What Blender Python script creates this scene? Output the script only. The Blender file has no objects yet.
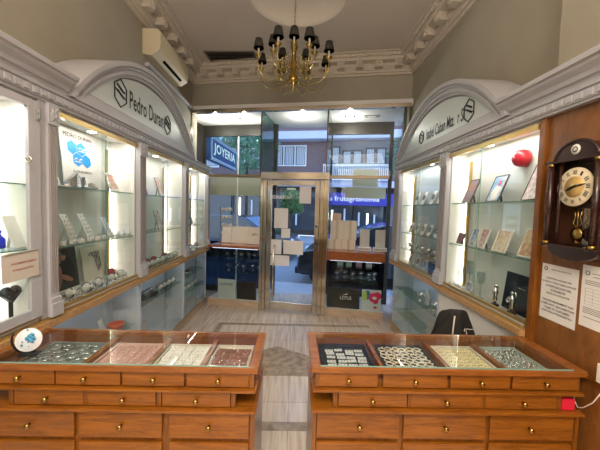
import bpy, bmesh, math, random
from mathutils import Vector, Matrix
random.seed(11)
SC = bpy.context.scene
COL = SC.collection
PI = math.pi
WM = {}                      # world matrix of every object made here
TR, RZ, RX, RY = Matrix.Translation, (lambda a: Matrix.Rotation(a, 4, 'Z')), (lambda a: Matrix.Rotation(a, 4, 'X')), (lambda a: Matrix.Rotation(a, 4, 'Y'))
def T(x, y, z): return TR((x, y, z))
R = math.radians

# ------------------------------------------------------------------ materials
def lin(h):
    h = h.lstrip('#'); c = [int(h[i:i+2], 16)/255 for i in (0, 2, 4)]
    return [(v/12.92 if v <= .04045 else ((v+.055)/1.055)**2.4) for v in c] + [1]
MATS = {}
def mat(name, col='#808080', rough=.5, metal=0, emit=None, es=1, spec=.5, vary=0, scale=8, stretch=(1, 1, 1), col2=None, bump=0, coat=0):
    if name in MATS: return MATS[name]
    m = bpy.data.materials.new(name); m.use_nodes = True; nt = m.node_tree; N = nt.nodes; L = nt.links
    b = N['Principled BSDF']
    b.inputs['Base Color'].default_value = lin(col); b.inputs['Roughness'].default_value = rough
    b.inputs['Metallic'].default_value = metal; b.inputs['Specular IOR Level'].default_value = spec
    b.inputs['Coat Weight'].default_value = coat; b.inputs['Coat Roughness'].default_value = .08
    if emit:
        b.inputs['Emission Color'].default_value = lin(emit); b.inputs['Emission Strength'].default_value = es
    if vary or col2:
        tc = N.new('ShaderNodeTexCoord'); mp = N.new('ShaderNodeMapping'); mp.inputs['Scale'].default_value = stretch
        no = N.new('ShaderNodeTexNoise'); no.inputs['Scale'].default_value = scale; no.inputs['Detail'].default_value = 5
        rp = N.new('ShaderNodeValToRGB'); c = lin(col); c2 = lin(col2) if col2 else [v*(1-vary) for v in c[:3]] + [1]
        rp.color_ramp.elements[0].color = c2; rp.color_ramp.elements[1].color = c
        rp.color_ramp.elements[0].position = .32; rp.color_ramp.elements[1].position = .62
        L.new(tc.outputs['Object'], mp.inputs[0]); L.new(mp.outputs[0], no.inputs[0]); L.new(no.outputs[0], rp.inputs[0]); L.new(rp.outputs[0], b.inputs['Base Color'])
        if bump:
            bp = N.new('ShaderNodeBump'); bp.inputs['Strength'].default_value = bump; bp.inputs['Distance'].default_value = .01
            L.new(no.outputs[0], bp.inputs['Height']); L.new(bp.outputs[0], b.inputs['Normal'])
    MATS[name] = m; return m
def wood(name, c1, c2, stretch, rough=.3, scale=5, coat=.22):
    m = bpy.data.materials.new(name); m.use_nodes = True; nt = m.node_tree; N = nt.nodes; L = nt.links; b = N['Principled BSDF']
    tc = N.new('ShaderNodeTexCoord'); mp = N.new('ShaderNodeMapping'); mp.inputs['Scale'].default_value = stretch
    n1 = N.new('ShaderNodeTexNoise'); n1.inputs['Scale'].default_value = scale; n1.inputs['Detail'].default_value = 6; n1.inputs['Distortion'].default_value = 1.2
    n2 = N.new('ShaderNodeTexNoise'); n2.inputs['Scale'].default_value = scale*9; n2.inputs['Detail'].default_value = 3
    mx = N.new('ShaderNodeMath'); mx.operation = 'MULTIPLY_ADD'; mx.inputs[1].default_value = .35
    rp = N.new('ShaderNodeValToRGB'); e = rp.color_ramp.elements
    e[0].color = lin(c2); e[1].color = lin(c1); e[0].position = .42; e[1].position = .82
    L.new(tc.outputs['Object'], mp.inputs[0]); L.new(mp.outputs[0], n1.inputs[0]); L.new(mp.outputs[0], n2.inputs[0])
    L.new(n2.outputs[0], mx.inputs[0]); L.new(n1.outputs[0], mx.inputs[2]); L.new(mx.outputs[0], rp.inputs[0]); L.new(rp.outputs[0], b.inputs['Base Color'])
    b.inputs['Roughness'].default_value = rough; b.inputs['Coat Weight'].default_value = coat; b.inputs['Coat Roughness'].default_value = .1
    MATS[name] = m; return m
def glass(name, tint='#fbfdfc', f=1.45, k=1.0):
    m = bpy.data.materials.new(name); m.use_nodes = True; nt = m.node_tree; N = nt.nodes; L = nt.links; N.remove(N['Principled BSDF'])
    t = N.new('ShaderNodeBsdfTransparent'); t.inputs[0].default_value = lin(tint)
    g = N.new('ShaderNodeBsdfGlossy'); g.inputs['Roughness'].default_value = .01
    lw = N.new('ShaderNodeLayerWeight'); lw.inputs['Blend'].default_value = .5          # same from both faces of the sheet
    pw = N.new('ShaderNodeMath'); pw.operation = 'POWER'; pw.inputs[1].default_value = 4.5
    r0 = ((f-1)/(f+1))**2*k
    ml = N.new('ShaderNodeMath'); ml.operation = 'MULTIPLY_ADD'; ml.inputs[1].default_value = .8*k; ml.inputs[2].default_value = r0; ml.use_clamp = True
    mx = N.new('ShaderNodeMixShader')
    L.new(lw.outputs['Facing'], pw.inputs[0]); L.new(pw.outputs[0], ml.inputs[0]); L.new(ml.outputs[0], mx.inputs[0]); L.new(t.outputs[0], mx.inputs[1]); L.new(g.outputs[0], mx.inputs[2]); L.new(mx.outputs[0], N['Material Output'].inputs[0])
    MATS[name] = m; return m

wallm = mat('wall_paint', '#a29b8b', .9, vary=.06, scale=3)
ceilm = mat('ceiling_paint', '#cfc3b5', .9, vary=.04, scale=3)
plaster = mat('plaster', '#c6baa9', .85, vary=.08, scale=30)
lacq = mat('grey_lacquer', '#b9b9bf', .45, vary=.03, scale=20)
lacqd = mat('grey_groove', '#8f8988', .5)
white = mat('white_paint', '#e2dfdb', .5)
frost = mat('frosted_sign_glass', '#c6d0d0', .35)
black = mat('black', '#0c0c0d', .45)
ink = mat('ink', '#20242b', .6)
gold = mat('gold_anodised', '#c9a868', .3, .75)
brass = mat('polished_brass', '#b3924e', .22, 1)
steel = mat('brass_steel', '#d6cdbd', .13, .95)
bronze = mat('dark_bronze', '#5b5148', .3, .8)
chrome = mat('silver', '#d8d8d8', .14, 1)
backm = mat('back_panel_grey', '#e0e4e0', .4, 0)
coolw = mat('cool_white', '#cdd9e4', .4)
led = mat('led_strip', '#ffffff', .5, emit='#fff6e6', es=6)
ledw = mat('led_strip_white', '#ffffff', .5, emit='#fffdf4', es=6)
def quiet(m): m.cycles.emission_sampling = 'NONE'; return m
spot = mat('spot_lens', '#ffffff', .5, emit='#fff3dc', es=12)
WS = (6, 40, 40); 
pine = wood('honey_pine', '#975a18', '#6b3b0d', (1.2, 12, 12))
pinev = wood('honey_pine_vertical', '#8b5317', '#63370c', (12, 12, 1.2))
dpine = wood('counter_edge_pine', '#975a26', '#713e15', (1.2, 10, 10), rough=.2)
inner = mat('counter_inside', '#7a4a26', .5)
paneln = wood('panel_veneer', '#8a5828', '#683d18', (5, 5, 1.6), rough=.35, scale=3)
walnut = wood('dark_walnut', '#3a2018', '#22120d', (8, 8, 2), rough=.25)
ledge = wood('ledge_oak', '#c39c6c', '#a67c4c', (10, 1.5, 10), rough=.25)
redwood = wood('window_ledge_wood', '#9a5a33', '#7a3f20', (1.5, 10, 10), rough=.25)
paper = mat('paper', '#dedad6', .8)
cream = mat('cream_card', '#e0d7c9', .8)
clear = glass('clear_glass')
gshelf = glass('shelf_glass', '#e8f4ef', 1.5)
gshop = glass('shop_glass', '#f6fafa', 1.4, .7)
gcount = glass('counter_glass', '#fafcfb', 1.35, .8)
gedge = mat('glass_edge', '#7fa598', .15, spec=.8)
stone = mat('plinth_stone', '#c3ab92', .3, vary=.2, scale=6, stretch=(1, 1, 4))
red = mat('red_plastic', '#c8202a', .3)

def floor_mat():
    m = bpy.data.materials.new('travertine'); m.use_nodes = True; nt = m.node_tree; N = nt.nodes; L = nt.links; b = N['Principled BSDF']
    tc = N.new('ShaderNodeTexCoord'); mp = N.new('ShaderNodeMapping'); mp.inputs['Scale'].default_value = (14, .9, 1)
    n1 = N.new('ShaderNodeTexNoise'); n1.inputs['Scale'].default_value = 2.2; n1.inputs['Detail'].default_value = 6
    rp = N.new('ShaderNodeValToRGB'); e = rp.color_ramp.elements
    e[0].color = lin('#b7a390'); e[0].position = .3; e[1].color = lin('#ddd0c2'); e[1].position = .66
    br = N.new('ShaderNodeTexBrick'); br.offset = 0; br.inputs['Scale'].default_value = 1; br.inputs['Brick Width'].default_value = .42; br.inputs['Row Height'].default_value = .6
    br.inputs['Mortar Size'].default_value = .003; br.inputs['Color1'].default_value = (1, 1, 1, 1); br.inputs['Color2'].default_value = (.9, .9, .89, 1); br.inputs['Mortar'].default_value = (.6, .56, .52, 1)
    mx = N.new('ShaderNodeMix'); mx.data_type = 'RGBA'; mx.blend_type = 'MULTIPLY'; mx.inputs[0].default_value = 1
    L.new(tc.outputs['Object'], mp.inputs[0]); L.new(mp.outputs[0], n1.inputs[0]); L.new(n1.outputs[0], rp.inputs[0]); L.new(tc.outputs['Object'], br.inputs[0])
    L.new(rp.outputs[0], mx.inputs[6]); L.new(br.outputs[0], mx.inputs[7]); L.new(mx.outputs[2], b.inputs['Base Color'])
    b.inputs['Roughness'].default_value = .16
    return m
travertine = floor_mat()
inlay_m = mat('inlay_marble', '#a39179', .18, col2='#7f6f5a', scale=14, stretch=(1, 1, 1))

# ------------------------------------------------------------------ mesh builder
class B:
    def __init__(s, M=None): s.bm = bmesh.new(); s.M = M or Matrix()
    def _v(s, p): return s.bm.verts.new(s.M @ Vector(p))
    def _f(s, vs, m=0, sm=False):
        try: f = s.bm.faces.new(vs)
        except ValueError: return
        f.material_index = m; f.smooth = sm
    def box(s, x0, x1, y0, y1, z0, z1, m=0):
        v = [s._v((x, y, z)) for x in (x0, x1) for y in (y0, y1) for z in (z0, z1)]
        for q in ((0, 1, 3, 2), (4, 6, 7, 5), (0, 4, 5, 1), (2, 3, 7, 6), (0, 2, 6, 4), (1, 5, 7, 3)): s._f([v[i] for i in q], m)
        return s
    def prism(s, pts, vec, m=0, smooth=False):      # closed polygon of 3-D points swept by vec
        a = [s._v(p) for p in pts]; vec = Vector(vec); b = [s._v(Vector(p)+vec) for p in pts]; n = len(pts)
        s._f(a, m); s._f(b[::-1], m)
        for i in range(n): s._f([a[i], b[i], b[(i+1) % n], a[(i+1) % n]], m, smooth)
        return s
    def face(s, pts, m=0): s._f([s._v(p) for p in pts], m); return s
    def lathe(s, prof, o=(0, 0, 0), n=16, m=0, sm=True, ax=None):
        A = Matrix() if ax is None else Vector((0, 0, 1)).rotation_difference(Vector(ax).normalized()).to_matrix().to_4x4()
        rings = []
        for r, z in prof:
            if r < 1e-6: rings.append([s._v(Vector(o)+A @ Vector((0, 0, z)))])
            else: rings.append([s._v(Vector(o)+A @ Vector((r*math.cos(2*PI*i/n), r*math.sin(2*PI*i/n), z))) for i in range(n)])
        for a, b in zip(rings, rings[1:]):
            for i in range(n):
                j = (i+1) % n
                if len(a) == 1 and len(b) == 1: continue
                if len(a) == 1: s._f([a[0], b[i], b[j]], m, sm)
                elif len(b) == 1: s._f([a[i], a[j], b[0]], m, sm)
                else: s._f([a[i], a[j], b[j], b[i]], m, sm)
        if len(rings[0]) > 1: s._f(rings[0][::-1], m)
        if len(rings[-1]) > 1: s._f(rings[-1], m)
        return s
    def cyl(s, p, q, r, r2=None, n=12, m=0):
        p, q = Vector(p), Vector(q); return s.lathe([(r, 0), (r if r2 is None else r2, (q-p).length)], p, n, m, True, q-p)
    def ball(s, c, r, sc=(1, 1, 1), n=12, m=0):
        M0 = s.M; s.M = M0 @ TR(c) @ Matrix.Diagonal((*sc, 1)); k = max(6, n//2)
        s.lathe([(r*math.sin(PI*i/k), -r*math.cos(PI*i/k)) for i in range(k+1)], n=n, m=m); s.M = M0; return s
    def tube(s, pts, r, n=7, closed=False, m=0):
        pts = [Vector(p) for p in pts]; rings = []; k = len(pts); up = None
        for i, p in enumerate(pts):
            a = pts[(i-1) % k] if (closed or i > 0) else p; b = pts[(i+1) % k] if (closed or i < k-1) else p
            d = (b-a).normalized()
            if up is None: up = Vector((0, 0, 1)) if abs(d.z) < .9 else Vector((1, 0, 0))
            up = (up-d*up.dot(d)); up = up.normalized() if up.length > 1e-5 else d.orthogonal().normalized()
            w = d.cross(up); rr = r[i] if isinstance(r, (list, tuple)) else r
            rings.append([s._v(p+(up*math.cos(2*PI*j/n)+w*math.sin(2*PI*j/n))*rr) for j in range(n)])
        for i in range(k if closed else k-1):
            a, b = rings[i], rings[(i+1) % k]
            for j in range(n): s._f([a[j], a[(j+1) % n], b[(j+1) % n], b[j]], m, True)
        if not closed: s._f(rings[0][::-1], m); s._f(rings[-1], m)
        return s
    def torus(s, c, R0, r, ax=(0, 0, 1), n=18, k=7, m=0):
        A = Vector((0, 0, 1)).rotation_difference(Vector(ax).normalized()).to_matrix()
        return s.tube([Vector(c)+A @ Vector((R0*math.cos(2*PI*i/n), R0*math.sin(2*PI*i/n), 0)) for i in range(n)], r, k, True, m)
    def build(s, name, mats, parent=None, M=None, bevel=0, recalc=True):
        if recalc: bmesh.ops.recalc_face_normals(s.bm, faces=s.bm.faces[:])
        me = bpy.data.meshes.new(name); s.bm.to_mesh(me); s.bm.free()
        for mm in (mats if isinstance(mats, (list, tuple)) else [mats]): me.materials.append(mm)
        o = link(name, me, parent, M)
        if bevel:
            b = o.modifiers.new('Bevel', 'BEVEL'); b.width = bevel; b.segments = 2; b.limit_method = 'ANGLE'
        return o
def link(name, data, parent=None, M=None):
    o = bpy.data.objects.new(name, data); COL.objects.link(o); M = M or Matrix()
    if parent: o.parent = parent
    o.matrix_local = M
    WM[o.name] = (WM[parent.name] if parent else Matrix()) @ M
    return o
def tag(o, label, cat, group=None):
    o['label'] = label; o['category'] = cat
    if group: o['group'] = group
    return o
def thing(name, label, cat, M=None, group=None): return tag(link(name, None, None, M), label, cat, group)
def struct(o, label=None):
    o['kind'] = 'structure'
    if label: o['label'] = label
    return o
def dup(root, M, label=None, group=None):
    def cp(o, par, MM):
        c = o.copy(); COL.objects.link(c)
        if par: c.parent = par
        else: c.matrix_local = MM
        WM[c.name] = (WM[par.name] if par else Matrix()) @ (o.matrix_local if par else MM)
        for ch in list(KIDS.get(o.name, [])): cp(ch, c, None)
        return c
    c = cp(root, None, M)
    if label: c['label'] = label
    if group: c['group'] = group
    return c
KIDS = {}
_link0 = link
def link(name, data, parent=None, M=None):
    o = _link0(name, data, parent, M)
    if parent: KIDS.setdefault(parent.name, []).append(o)
    return o
def text(name, s, parent, M, h=None, w=None, m=None, mirror=False, ext=.0008):
    """lettering in the plane y=0 of M, facing -y, centred on its origin, h high and w wide"""
    cu = bpy.data.curves.new(name, 'FONT'); cu.body = s; cu.align_x = 'CENTER'; cu.align_y = 'CENTER'; cu.resolution_u = 2; cu.extrude = 0; cu.offset = .014
    t = bpy.data.objects.new('tmp', cu); COL.objects.link(t)
    dg = bpy.context.evaluated_depsgraph_get(); me = bpy.data.meshes.new_from_object(t.evaluated_get(dg)); bpy.data.objects.remove(t)
    xs = [v.co.x for v in me.vertices]; ys = [v.co.y for v in me.vertices]
    cx, cy, W, H = (max(xs)+min(xs))/2, (max(ys)+min(ys))/2, max(xs)-min(xs), max(ys)-min(ys)
    sy = h/H if h else w/W; sx = w/W if w else sy
    for v in me.vertices: v.co = Vector(((v.co.x-cx)*sx*(-1 if mirror else 1), -ext, (v.co.y-cy)*sy))
    me.materials.clear(); me.materials.append(m or ink)
    return link(name, me, parent, M)

# frames of reference: x to the right and y away from someone facing the surface
ML = T(-1.42, 0, 0) @ RZ(PI/2)             # left cabinets: x = room Y
MR = T(1.38, 0, 0) @ RZ(-PI/2)             # right cabinets: x = -room Y
MF = T(0, 4.573, 0) @ RZ(R(-11.47))        # street front

# ------------------------------------------------------------------ room shell
CZ = 3.78
fl = struct(B().box(-2.2, 2.2, -3.2, 5.6, -.1, 0).build('floor', travertine))
B().box(-1.0, 1.1, 4.02, 4.09, -.001, .0015).box(-1.0, -.93, 3.4, 4.02, -.001, .0015).box(-.62, .62, 2.08, 2.17, -.001, .0015).build('inlay', inlay_m, fl)
B().prism([(-.15, 3.41, -.001), (.42, 3.06, -.001), (.42, 2.79, -.001), (-.72, 2.79, -.001), (-.72, 3.06, -.001)], (0, 0, .0025)).build('inlay', inlay_m, fl)
struct(B().box(-1.82, -1.70, -3.2, 5.2, 0, CZ+.1).build('wall_left', wallm))
wr = struct(B().box(1.63, 1.75, 1.66, 4.6, 0, CZ+.1).build('wall_right', wallm))
struct(B().box(1.435, 1.75, -3.2, 1.66, 0, CZ+.1).build('wall_right_near', wallm))
struct(B().box(-1.82, 1.75, -3.3, -3.2, 0, CZ+.1).build('wall_rear', wallm))
struct(B(MF).box(-1.86, 1.70, .03, .13, 3.15, CZ+.1).build('wall_back', wallm))
# ceiling with a round recessed dome
MC = Vector((-.025, 3.16, CZ)); MRAD = .505
b = B(); n = 48
ring = [b._v(MC+Vector((MRAD*math.cos(2*PI*i/n), MRAD*math.sin(2*PI*i/n), 0))) for i in range(n)]
def onrect(a):
    c, s_ = math.cos(a), math.sin(a); t = min(((2.0-MC.x if c > 0 else -2.0-MC.x)/c) if abs(c) > 1e-6 else 99, ((5.6-MC.y if s_ > 0 else -3.3-MC.y)/s_) if abs(s_) > 1e-6 else 99)
    return MC+Vector((c*t, s_*t, 0))
out = [b._v(onrect(2*PI*i/n)) for i in range(n)]
for i in range(n): b._f([ring[i], ring[(i+1) % n], out[(i+1) % n], out[i]])
for cx, cy in ((2.0, 5.6), (-2.0, 5.6), (-2.0, -3.3), (2.0, -3.3)):
    a = math.atan2(cy-MC.y, cx-MC.x) % (2*PI); i = int(a/(2*PI/n)); b._f([out[i], out[(i+1) % n], b._v((cx, cy, CZ))])
prev = ring
for k in range(1, 8):
    a = k/7*PI/2; rr, zz = MRAD*math.cos(a), .2*math.sin(a)
    if k == 7: top = b._v(MC+Vector((0, 0, zz))); [b._f([prev[i], prev[(i+1) % n], top], 0, True) for i in range(n)]
    else:
        cur = [b._v(MC+Vector((rr*math.cos(2*PI*i/n), rr*math.sin(2*PI*i/n), zz))) for i in range(n)]
        for i in range(n): b._f([prev[i], prev[(i+1) % n], cur[(i+1) % n], cur[i]], 0, True)
        prev = cur
struct(b.build('ceiling', ceilm))

# plaster cornices with brackets
PROF = [(0, 3.56), (.03, 3.56), (.035, 3.585), (.06, 3.59), (.07, 3.61), (.085, 3.615), (.09, 3.63), (.11, 3.645), (.11, 3.69), (.2, 3.70), (.215, 3.735), (.245, 3.74), (.255, 3.765), (.29, 3.77), (.29, CZ+.002), (0, CZ+.002)]
br_mesh = None
def ceiling_cornice(idx, M, L0, L1, xs):
    global br_mesh
    o = struct(B().prism([(L0, -a, z) for a, z in PROF], (L1-L0, 0, 0)).build('trim_%d' % idx, plaster, None, M))
    bd = B(); x = L0+.05
    while x < L1: bd.ball((x, -.245, 3.742), .017, (1, .8, 1), 6); x += .042
    bd.build('egg_moulding', plaster, o)
    for x in xs:
        if br_mesh is None:
            bb = B().box(-.05, .05, -.085, .005, -.04, .055).box(-.06, .06, -.1, .005, .045, .06)
            for q in range(6): bb.ball((.028*math.cos(q*PI/3), -.088, .006+.028*math.sin(q*PI/3)), .017, n=8)
            bb.ball((0, -.092, .006), .016, n=8)
            k = bb.build('bracket', plaster, o, T(x, -.105, 3.655)); br_mesh = k.data
        else: link('bracket', br_mesh, o, T(x, -.105, 3.655))
ceiling_cornice(1, T(-1.70, 0, 0) @ RZ(PI/2), -3.2, 4.95, [2.0+.3*i for i in range(9)])
ceiling_cornice(2, T(1.63, 0, 0) @ RZ(-PI/2), -4.3, -1.66, [-1.85-.27*i for i in range(9)])
ceiling_cornice(3, MF @ T(0, .03, 0), -1.76, 1.69, [-1.45+.262*i for i in range(12)])

# dark slot grille in the ceiling
g = thing('ceiling_grille', 'long dark slot air grille in the ceiling beside the cornice', 'vent', T(-.96, 4.42, CZ) @ RZ(R(-4)))
B().box(-.36, .36, -.15, -.125, -.012, 0).box(-.36, .36, .125, .15, -.012, 0).box(-.36, -.335, -.125, .125, -.012, 0).box(.335, .36, -.125, .125, -.012, 0).build('frame', mat('grille_frame', '#6f665b', .6), g)
B().box(-.335, .335, -.125, .125, -.002, 0).build('backing', mat('grille_dark', '#2c2620', .8), g)
for k in range(3):
    b = B(); b.M = T(0, -.075+.075*k, -.007) @ RX(R(35)); b.box(-.335, .335, -.02, .02, -.002, .002).build('slat', mat('grille_slat', '#51483e', .6), g)

# air conditioner on the left wall
ac = thing('air_conditioner', 'cream split air conditioner high on the left wall', 'air conditioner', T(-1.70, 3.36, 3.25) @ RZ(PI/2))
acm = mat('ac_plastic', '#d3c6a8', .45)
B().prism([(0, 0, 0), (0, -.10, -.01), (0, -.185, .05), (0, -.2, .12), (0, -.195, .24), (0, -.17, .275), (0, 0, .275)], (.86, 0, 0)).build('body', acm, ac, bevel=.008)
b = B(T(0, -.148, .017) @ RX(R(-35))); b.box(.2, .72, -.016, .016, -.004, .004).build('outlet', mat('slot_black', '#0a0a0a', .9, spec=.1), ac)
b = B(T(0, -.17, .058) @ RX(R(-60))); b.box(.03, .83, -.004, .03, -.003, .003).build('flap', acm, ac)
tag(B(ML @ T(0, -.0, 0)).box(3.42, 4.95, .235, .28, 3.15, 3.19).build('cable_duct', lacq), 'slim white cable duct running under the air conditioner', 'cable duct')

# ------------------------------------------------------------------ entablatures, pediments
def entablature(idx, M, x0, x1, d, zb):
    prof = [(d, zb), (-.012, zb), (-.012, zb+.012), (-.022, zb+.014), (-.022, zb+.062), (-.032, zb+.064), (-.036, zb+.08), (-.03, zb+.085), (d, zb+.085)]
    o = struct(B().prism([(x0, y, z) for y, z in prof], (x1-x0, 0, 0)).build('trim_%d' % idx, lacq, None, M))
    dn = B(); x = x0+.02
    while x < x1-.03: dn.box(x, x+.032, -.030, -.0205, zb+.022, zb+.054); x += .052
    dn.build('dentil_course', lacq, o)
    return o
zL, zR = 2.176, 2.165
eL = entablature(4, ML, -2.6, 4.98, .275, zL)
eR = entablature(5, MR, -4.07, 2.6, .245, zR)
def crown(M, x0, x1, zb, d, idx):
    p = [(d, zb), (-.03, zb), (-.035, zb+.018), (-.05, zb+.02), (-.06, zb+.04), (-.085, zb+.062), (-.09, zb+.075), (-.105, zb+.08), (-.11, zb+.10), (-.10, zb+.108), (d, zb+.108)]
    struct(B().prism([(x0, y, z) for y, z in p], (x1-x0, 0, 0)).build('trim_%d' % idx, lacq, None, M))
crown(ML, -2.6, 1.86, zL+.085, .275, 6)
crown(MR, -1.93, 2.6, zR+.085, .03, 7)

def arc(cx, zb, hw, h, n=36, a0=0, a1=1):
    r = (hw*hw+h*h)/(2*h); th = math.asin(hw/r); cz = zb+h-r
    return [(cx+r*math.sin(-th+2*th*(a0+(a1-a0)*i/n)), cz+r*math.cos(-th+2*th*(a0+(a1-a0)*i/n))) for i in range(n+1)]
def pediment(M, cx, hw, h, zb, d, label, make_text):
    t = thing('arched_sign', label, 'sign', M @ T(cx, 0, zb))
    o = arc(0, 0, hw, h); B().prism([(x, -.0, z) for x, z in o], (0, d, 0)).build('backboard', lacq, t)
    rim = B()
    lay = [(0, .035, -.058), (.035, .06, -.042), (.06, .08, -.03), (.08, .10, -.036), (.10, .125, -.02)]
    for i0, i1, y in lay:
        A = arc(0, 0, hw-i0, h-i0); Bq = arc(0, 0, hw-i1*1.02, h-i1)
        for k in range(len(A)-1):
            q = [(A[k][0], y, A[k][1]), (A[k+1][0], y, A[k+1][1]), (Bq[k+1][0], y, Bq[k+1][1]), (Bq[k][0], y, Bq[k][1])]
            rim.prism(q, (0, -y+.001, 0))
    rim.build('arch_moulding', lacq, t)
    bt = B().box(-hw+.03, hw-.03, -.045, 0, 0, .03).box(-hw+.06, hw-.06, -.03, 0, .03, .055).box(-hw+.14, hw-.14, -.018, 0, .055, .085)
    bt.build('bottom_moulding', lacq, t)
    ia = arc(0, .085, hw-.165, h-.225); B().prism([(x, -.010, z) for x, z in ia], (0, .009, 0)).build('sign_panel', frost, t)
    ln = B(); oa = arc(0, .085, hw-.165, h-.225)
    ln.tube([(x, -.012, z) for x, z in oa], .004, 5); ln.tube([(-hw+.165, -.012, .087), (hw-.165, -.012, .087)], .004, 5)
    ln.build('panel_outline', lacqd, t)
    make_text(t)
    return t
def hexa(t, cx, cz, w, h, r=.006, lines=2, name='hexagon_emblem'):
    P = [(cx, cz+h/2), (cx+w/2, cz+h/4), (cx+w/2, cz-h/4), (cx, cz-h/2), (cx-w/2, cz-h/4), (cx-w/2, cz+h/4)]
    b = B(); b.tube([(x, -.014, z) for x, z in P], r, 5, True)
    for k in range(lines):
        z = cz+h*(.12-.2*k); b.tube([(cx-w*.3, -.014, z+.03), (cx+w*.3, -.014, z-.01)], r*1.6, 5)
    b.tube([(cx-w/2, -.014, cz+.02), (cx+w/2, -.014, cz-.03)], r*.8, 5)
    b.build(name, ink, t)
def tL(t):
    text('lettering', 'Pedro Duran', t, T(-.10, -.012, .235), h=.15, w=.64, m=ink)
    hexa(t, -.55, .235, .16, .22, .005); hexa(t, .33, .225, .14, .2, .005)
pediment(ML, 3.0, 1.14, .60, zL+.085, .275, 'arched grey sign with black lettering over the left showcases, below the air conditioner', tL)
def tR(t):
    text('lettering', 'Isabel Caban Mtz.  r S', t, T(.13, -.012, .185), h=.11, w=.68, m=ink)
    hexa(t, .55, .19, .13, .18, .005, 2); hexa(t, -.33, .185, .10, .14, .004, 1)
pediment(MR, -2.93, 1.05, .56, zR+.085, .24, 'arched grey sign with black lettering over the right showcases', tR)

# ------------------------------------------------------------------ pilasters
def pilaster(M, x0, x1, z0, z1, label, wide=False, d=.2):
    w = x1-x0; t = thing('pilaster', label, 'pilaster', M @ T((x0+x1)/2, 0, z0), 'pilasters between the showcases'); H = z1-z0; p = -.02 if wide else -.022
    s = B().box(-w/2, w/2, p, d, .0, H)
    s.build('shaft', lacq, t)
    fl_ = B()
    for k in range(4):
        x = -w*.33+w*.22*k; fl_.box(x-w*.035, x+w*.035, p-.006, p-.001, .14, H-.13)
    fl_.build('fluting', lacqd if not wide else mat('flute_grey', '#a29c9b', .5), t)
    e = .012 if wide else .006
    B().box(-w/2-e, w/2+e, p-.02, p, .0, .08).box(-w/2-e*.6, w/2+e*.6, p-.012, p, .08, .11).build('base', lacq, t, bevel=.003)
    c = B().box(-w/2-e*.5, w/2+e*.5, p-.012, p, H-.12, H-.005)
    c.torus((0, p-.012, H-.065), w*.28, .005, (0, 1, 0), 14, 5); c.tube([(-w*.25, p-.013, H-.1), (w*.25, p-.013, H-.03)], .004, 5); c.tube([(w*.25, p-.013, H-.1), (-w*.25, p-.013, H-.03)], .004, 5)
    c.build('capital', lacq, t)
    return t
LZ, RZt = .945, .965
struct(B(ML).box(1.684, 1.728, -.004, .2, LZ, zL).build('trim_8', lacq))
pilaster(ML, 1.731, 1.793, LZ, zL, 'wide fluted grey pilaster right of the left-wall hinged showcase', True)
pilaster(ML, 2.735, 2.845, LZ, zL, 'fluted grey pilaster right of the showcase with the blue hexagon card')
pilaster(ML, 3.865, 3.975, LZ, zL, 'fluted grey pilaster second from the street on the left wall')
pilaster(ML, 4.86, 4.97, LZ, zL, 'fluted grey pilaster at the street end of the left wall')
pilaster(MR, -2.775, -2.66, RZt, zR, 'fluted grey pilaster on the right wall between its two showcases', d=.16)
pilaster(MR, -4.05, -3.86, RZt, zR, 'grey pilaster at the street end of the right wall', d=.16)

# ------------------------------------------------------------------ ledges and lower cabinets
def ledge_run(M, x0, x1, d, z, label):
    t = thing('display_ledge', label, 'ledge', M @ T(x0, 0, z-.06)); w = x1-x0
    B().box(0, w, -.03, d, 0, .045).box(0, w, .0135, d, .0452, .0595).build('board', ledge, t, bevel=.002)
    B().box(0, w, -.012, .013, .0455, .0595).build('gold_rail', gold, t)
ledge_run(ML, .2, 4.99, .27, LZ-.001, 'long oak ledge with gold rail below the left showcases')
ledge_run(MR, -4.1, -1.687, .24, RZt-.001, 'long oak ledge with gold rail below the right showcases')

def low_cabinet(M, x0, x1, d, zt, label, shelves, closed=False):
    t = thing('floor_cabinet', label, 'cabinet', M @ T(x0, 0, 0)); w = x1-x0; zb = .12
    B().box(0, w, 0, d, 0, zb-.02).build('plinth', stone, t); B().box(0, w, -.006, .01, zb-.019, zb).build('gold_rail', gold, t)
    B().box(.002, w-.002, d-.02, d, zb, zt).build('back_panel', coolw, t)
    B().box(0, .018, .01, d-.021, zb, zt).build('side_panel', coolw, t); B().box(w-.018, w, .01, d-.021, zb, zt).build('side_panel', coolw, t)
    B().box(.019, w-.019, .012, d-.021, zb-.018, zb).build('bottom_panel', coolw, t)
    if closed:
        B().box(.02, w/2-.002, 0, .018, zb+.002, zt).build('door', white, t, bevel=.002); B().box(w/2+.002, w-.02, 0, .018, zb+.002, zt).build('door', white, t, bevel=.002)
    else:
        for z in shelves: B().box(.02, w-.02, .03, d-.022, z-.004, z+.003).build('glass_shelf', gshelf, t)
        B().box(.02, w*.52, .004, .009, zb+.002, zt-.001).build('glass_door', clear, t); B().box(w*.48, w-.02, .014, .019, zb+.002, zt-.001).build('glass_door', clear, t)
        B().box(w*.515, w*.522, -.002, .004, zb+.3, zb+.36).build('lock', chrome, t)
        B().box(.05, w-.05, .03, .05, zt-.014, zt-.004).build('led_strip', mat('led_cool', '#ffffff', .5, emit='#dcecff', es=3.2), t)  # unseen strip added under the top to give the cabinet bluish light
    return t
zl = LZ-.0625; zr = RZt-.0625
low_cabinet(ML, .3, 1.74, .265, zl, 'low glass cabinet on the left behind the drawer counter', [.5])
low_cabinet(ML, 1.745, 2.785, .265, zl, 'low glass cabinet below the blue hexagon card, holding the orange bowl', [.5])
low_cabinet(ML, 2.795, 3.91, .265, zl, 'low glass cabinet on the left wall with a dark watch stand inside', [.62])
low_cabinet(ML, 3.92, 4.90, .265, zl, 'low glass cabinet on the left wall nearest the street', [.38, .62])
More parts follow.
